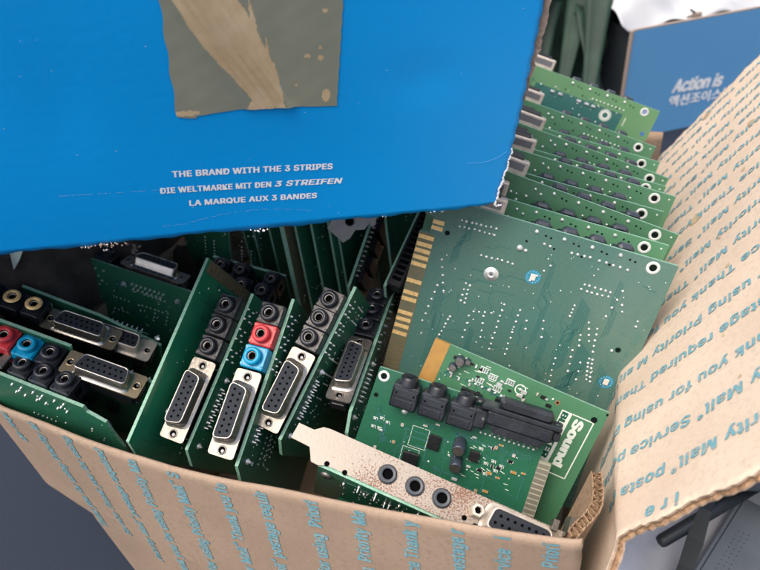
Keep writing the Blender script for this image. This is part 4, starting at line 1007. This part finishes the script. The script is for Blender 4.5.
# printed name: reads down the board, glyph tops to the right
def st(x, y): return lambda tx, ty: (x+ty, y+tx, -.06)
b.text('Sound', 5.8, st(72.4, 9.3), SILK, bold=.06, spacing=1.05, sx=1.36)
for q in ([(80.4,7.4),(80.4,38)], [(80.4,7.4),(70.4,7.4)], [(80.4,38),(65.2,38)]): b.strip(q, .55, -.05, SILK)
b.f([b.v(p) for p in ((65.2,7.2,-.05),(70.2,7.2,-.05),(70.2,38,-.05),(65.2,38,-.05))], SILK)
b.text('BLASTER', 3.7, lambda tx, ty: (65.9+ty, 8.2+tx, -.09), TRACED, bold=.05, sx=1.5)
link('circuit_board', b.mesh('circuit_board'), root)
b = MB(); b.prism([(-.1,-.05),(7.2,-.05),(7.2,30),(-.2,30)], -.12, 1.72, TAN); link('edge_fingers', b.mesh('edge_fingers'), root)
b = MB(); r_ = random.Random(67)
for k in range(34):
    x, y = r_.uniform(9,60), r_.uniform(2.5,16); w_, h_ = r_.choice(((1.6,.9),(.9,1.6),(2.6,1.6))); b.box((x,y,-.6),(x+w_,y+h_,-.05), r_.choice((BLACK, SOLDER, SOLDER, CREAM)), .1)
link('surface_part', b.mesh('surface_part'), root)
b = MB(); tall_cap(b, 14, 4.6, 2.2, 4.5); tall_cap(b, 12.2, 8.8, 1.8, 4); tall_cap(b, 17.5, 3.6, 1.3, 3.5)
link('capacitor', b.mesh('capacitor'), root)
b = MB()
for (x,y,w_,h_) in ((20,16,10,8),(36,14,12,9),(52,12,8,12),(28,30,16,12)): b.box((x,y,-2.2),(x+w_,y+h_,-.05), BLACK, .2)
link('chip', b.mesh('chip'), root)

root = empty('sound_card', FM['T'], 'green sound card with black jacks and a black game port along its upper edge', 'circuit board', 'sound cards lying at the front right')
b = MB(); r_ = random.Random(6)
b.prism([(0,0),(84.5,0),(82.5,4),(80.5,12),(80.0,19),(80,100),(-3.4,100),(-2.4,38)], 0, 1.6, GREEN, side=EDGE)
scatter_back(b, r_, 4, 76, 18, 70, 0, -1, 36, 40)
ring(b, 2.9, 3.7, 2.7, 0, 1.5); b.disc((1.6,13.5,-.05),(0,0,-1),1.1,HOLE,14)
b.dome((16.5,16.8,0),(0,0,-1),1.6,SOLDER,seg=14,h=1.2)
for (x,y) in ((3,24),(6,23),(9,24),(3,28),(6,28),(57,28),(60,26),(62,30),(58,33),(64,27),(53,22)):
    b.strip([(x,y),(x+2.2,y),(x+2.2,y+1.4)], .25, -.05, SILK); b.box((x+.3,y+.3,-.5),(x+1.7,y+1.1,0), SOLDER, .1)
for q in ([(22,22),(30,22),(30,32),(22,32),(22,22)], [(20,33),(28,33),(28,44),(20,44),(20,33)]): b.strip(q, .22, -.05, SILK)
for k in range(30): b.strip([(r_.uniform(46,72), r_.uniform(18,36))]*1 + [(0,0)]*0, .2, -.05, SILK)
for k in range(22):
    x, y = r_.uniform(48,72), r_.uniform(18,38); b.strip([(x,y),(x+r_.uniform(.8,2.4),y+r_.uniform(-.2,.8))], .3, -.05, SILK)
for i in range(12): b.dome((52+i*2.2, 15.2, 0), (0,0,-1), .6, SOLDER, seg=7)
link('circuit_board', b.mesh('circuit_board'), root)
b = MB(); b.prism([(80.1,19.2),(85.6,19.2),(85.6,60),(79.8,60)], .2, 1.4, mat('grey_finger_board', (.25,.26,.2), .5, noise=(200,(.32,.31,.24),.4,.7)))
for i in range(16): b.box((80.2,20.4+i*2.54,.0),(85.2,22.1+i*2.54,.25), mat('tinned_finger',(.48,.46,.38),.35,.75))
link('edge_fingers', b.mesh('edge_fingers'), root)
jm = None
b = MB()
b.box((-6.1, 1.6, -8.4), (6.1, 12.6, -.1), BLACKD, .7); b.box((-5.4, 3.2, -8.9), (5.4, 7.0, -8.0), BLACKD, .3); b.box((-4.2, 8.0, -8.75), (4.2, 11.6, -8.0), BLACKD, .25); b.box((-6.3,9.5,-5),(-5.9,12,-1),NICKEL,.1); b.box((-2.4,12.4,-3),(-1.6,14,-.1),NICKEL); b.box((1.6,12.4,-3),(2.4,14,-.1),NICKEL)
b.lathe((0, 1.8, -4.6), (0,-1,0), [(4.2,0),(4.1,3.4),(3.7,4.2),(2.4,4.3),(2.0,3.2)], BLACKD, 20, capm=DARKHOLE)
for x in (-4, 4): b.disc((x, 5.2, -8.95), (0,0,-1), .5, DARKHOLE, 8)
jm = b.mesh('audio_jack')
for x in (15.2, 28.4, 41.6): link('audio_jack', jm, root, (x, .8, 0))
b = MB()
b.box((48.8,-1.0,-9),(84,1.2,-.2), BLACKD, .5); b.box((56,-5.6,-8.2),(79.5,-.6,-1.8), BLACKD, 1.2); b.box((52,1.0,-8.8),(81,7.4,-.2), BLACKD, .8)
b.prism([(54.5,7.2),(79,7.2),(77,10.6),(56,10.6)], -8, -.2, BLACKD); b.box((46.5,2.2,-8),(52.5,11,-.2), BLACKD, .8); b.box((80.8,1.8,-7),(84.5,6.4,-.2), BLACKD, .8)
b.lathe((47.8,-.4,-4),(0,-1,0),[(2.2,0),(2,1),(1.2,1.1),(1.1,.2)],BLACKD,14,capm=DARKHOLE); b.lathe((82.3,-.4,-4),(0,-1,0),[(2.2,0),(2,1),(1.2,1.1),(1.1,.2)],BLACKD,14,capm=DARKHOLE)
for i in range(8): b.box((56.4+i*2.9,10.4,-3),(57.2+i*2.9,13.4,-.2), NICKEL)
b.box((50.2,5.2,-8.2),(51.4,6.4,-7.6), NICKEL, .1)
link('game_port', b.mesh('game_port'), root)
b = MB(); r_ = random.Random(66)
for k in range(46):
    x, y = r_.uniform(2,76), r_.uniform(17,44)
    if 20 < x < 50 and 20 < y < 40: continue
    w_, h_ = r_.choice(((1.6,.9),(.9,1.6),(2.2,1.3))); b.box((x,y,-.55),(x+w_,y+h_,-.05), r_.choice((BLACK, TAN, CREAM, SOLDER)), .1); b.box((x-.25,y+.1,-.5),(x+.1,y+h_-.1,-.04), SOLDER); b.box((x+w_-.1,y+.1,-.5),(x+w_+.25,y+h_-.1,-.04), SOLDER)
link('surface_part', b.mesh('surface_part'), root)
b = MB(); tall_cap(b, 44.6, 22.5, 2.9, 7.5, (.0,.25,-1)); tall_cap(b, 45.2, 30.8, 2.8, 7, (.05,.3,-1))
link('capacitor', b.mesh('capacitor'), root)
b = MB(); b.box((21,34.5,-2.4),(28.5,55,-.1), BLACK, .2); b.box((50,24,-2.2),(54.5,29,-.1), BLACK, .2); b.box((30.5,23,-1.6),(36,30,-.1), BLACK, .2)
link('chip', b.mesh('chip'), root)

# ------------------------------------------------------------------ card with the rust-flecked bracket, nearest the front rim
root = empty('sound_card', FM['V'] @ Matrix.Scale(1.06, 4), 'sound card with a rust-flecked silver bracket holding three black jacks and a game port', 'circuit board', 'sound cards lying at the front right')
b = MB()
b.prism([(-39.4,-2.0),(-38.9,4.3),(-32.5,4.2),(-29.5,6.6),(-27,7.0),(71,7.0),(72,5.5),(72,-6.4),(40,-6.6),(-22.5,-6.2),(-25.5,-7.4),(-28.6,-7.2),(-31.4,-2.4)], 0, 1.0, RUST, ax=1)
for x, z in ((-22.7,-5.6),(-15.2,-5.9),(32.5,-3.2),(37.4,-4.9)): b.disc((x,-.05,z),(0,-1,0),1.05 if x < 35 else 1.6,DARKHOLE,12)
for k in range(5): b.strip([(0,0)]*1,.1,0,RUST)
b.prism([(69.0,5.2),(72.2,5.2),(72.2,12.5),(69.0,12.5)], -5.5, .9, NICKEL, ax=1); b.prism([(63.8,5.5),(66.0,5.5),(66.0,9.5),(63.8,9.5)], -3.2, .9, NICKEL, ax=1)
link('bracket', b.mesh('bracket'), root)
b = MB()
b.lathe((0,.3,0),(0,-1,0),[(3.75,0),(3.7,.9),(3.1,1.5)],mat('slate_ring',(.045,.052,.06),.45,bump=.1),24,cap1=False)
b.lathe((0,.3,0),(0,-1,0),[(3.1,1.5),(2.15,1.55),(1.95,1.0)],mat('slate_ring_face',(.06,.07,.082),.5),24,cap1=False)
b.lathe((0,.3,0),(0,-1,0),[(2.0,1.5),(1.85,.45)],DARKHOLE,24)
b.box((-5,1.1,-5),(5,13,5),BLACK,.4)
jv = b.mesh('audio_jack')
for x in (0, 11.2, 22.2): link('audio_jack', jv, root, (x, 0, 0))
add_port(root, 52.3, -.6, .2, 'cream_plate', flange=False)
for x in (35.7, 68.9):
    b = MB(); b.lathe((0,0,0),(0,-1,0),[(2.75,0),(2.7,4.6),(2.35,5.0),(1.5,5.0),(1.35,3.6)],CREAM,6,smooth=False,capm=DARKHOLE); link('hex_standoff', b.mesh('hex_standoff'), root, (x,.0,.6))
b = MB(); r_ = random.Random(12)
b.prism([(-25.5,2.2),(-23.8,.9),(62,.9),(62,75),(-26,75)], -7.4, -5.8, GREEN, side=EDGE)
for i, (x, y, h) in enumerate(((-8,7,2.6),(-1,5,3.2),(4,16,2.4),(6,17,2.2),(17,9,2.8),(33,9,1.6),(-14,14,1),(9,8,1),(12,19,1),(22,14,1),(-5,17,.8),(27,9,1.0))):
    b.lathe((x,y,-7.4),(0,-.25,-1),[(.7,0),(.4,.5),(.26,1),(.22,h)],SOLDER,7)
b.lathe((-21.5,12,-7.4),(0,0,-1),[(2.6,0),(2.5,.8),(1.6,1.3)],NICKEL,16); b.strip([(-23.5,12),(-19.5,12)],.5,-8.75,HOLE); b.strip([(-21.5,10),(-21.5,14)],.5,-8.75,HOLE)
for k in range(6): b.box((-13+k*1.2,9+k*.4,-7.7),(-9+k*1.2,9.8+k*.4,-7.4), TRACED)
scatter_back(b, r_, -18, 55, 6, 60, -7.4, -1, 40, 20)
b.box((-23.5,1.0,-5.8),(-15,3.4,-3.6), NICKEL, .2)
link('circuit_board', b.mesh('circuit_board'), root)

# small loose things
b = MB(); r_ = random.Random(2)
for k in range(26):
    p = Vector((r_.gauss(-14,1.2)+.15*k*.2, r_.gauss(-9,1.0)+.2*k-2, r_.gauss(-2,1.2))); s_ = r_.uniform(.5,1.3)
    vs = [b.v(p+Vector((math.cos(a)*s_*r_.uniform(.5,1), math.sin(a)*s_*r_.uniform(.5,1), r_.uniform(-.5,.5)))) for a in (0,1.5,3,4.5)]; t_ = b.v(p+Vector((0,0,-s_)))
    for i in range(4): b.f([vs[i], vs[(i+1)%4], t_], FRAY)
    b.f(vs, FRAY)
tag(b.build('paper_scrap', None, FM['E']), 'crumbled brown paper shred caught on the shaded game port shell', 'paper scrap')
b = MB(); b.prism([(-14,-9),(9,-10),(4,2),(0,9),(-8,5)], 0, .5, mat('pale_card',(.6,.72,.66),.6,noise=(90,(.5,.62,.56),.4,.7)))
tag(b.build('pale_card_scrap', None, frame((-.3024,.177,.205),(.95,.1,-.2),(-.2,-.3,-.9))), 'pale green card corner peeking out under the left end of the blue box', 'card scrap')
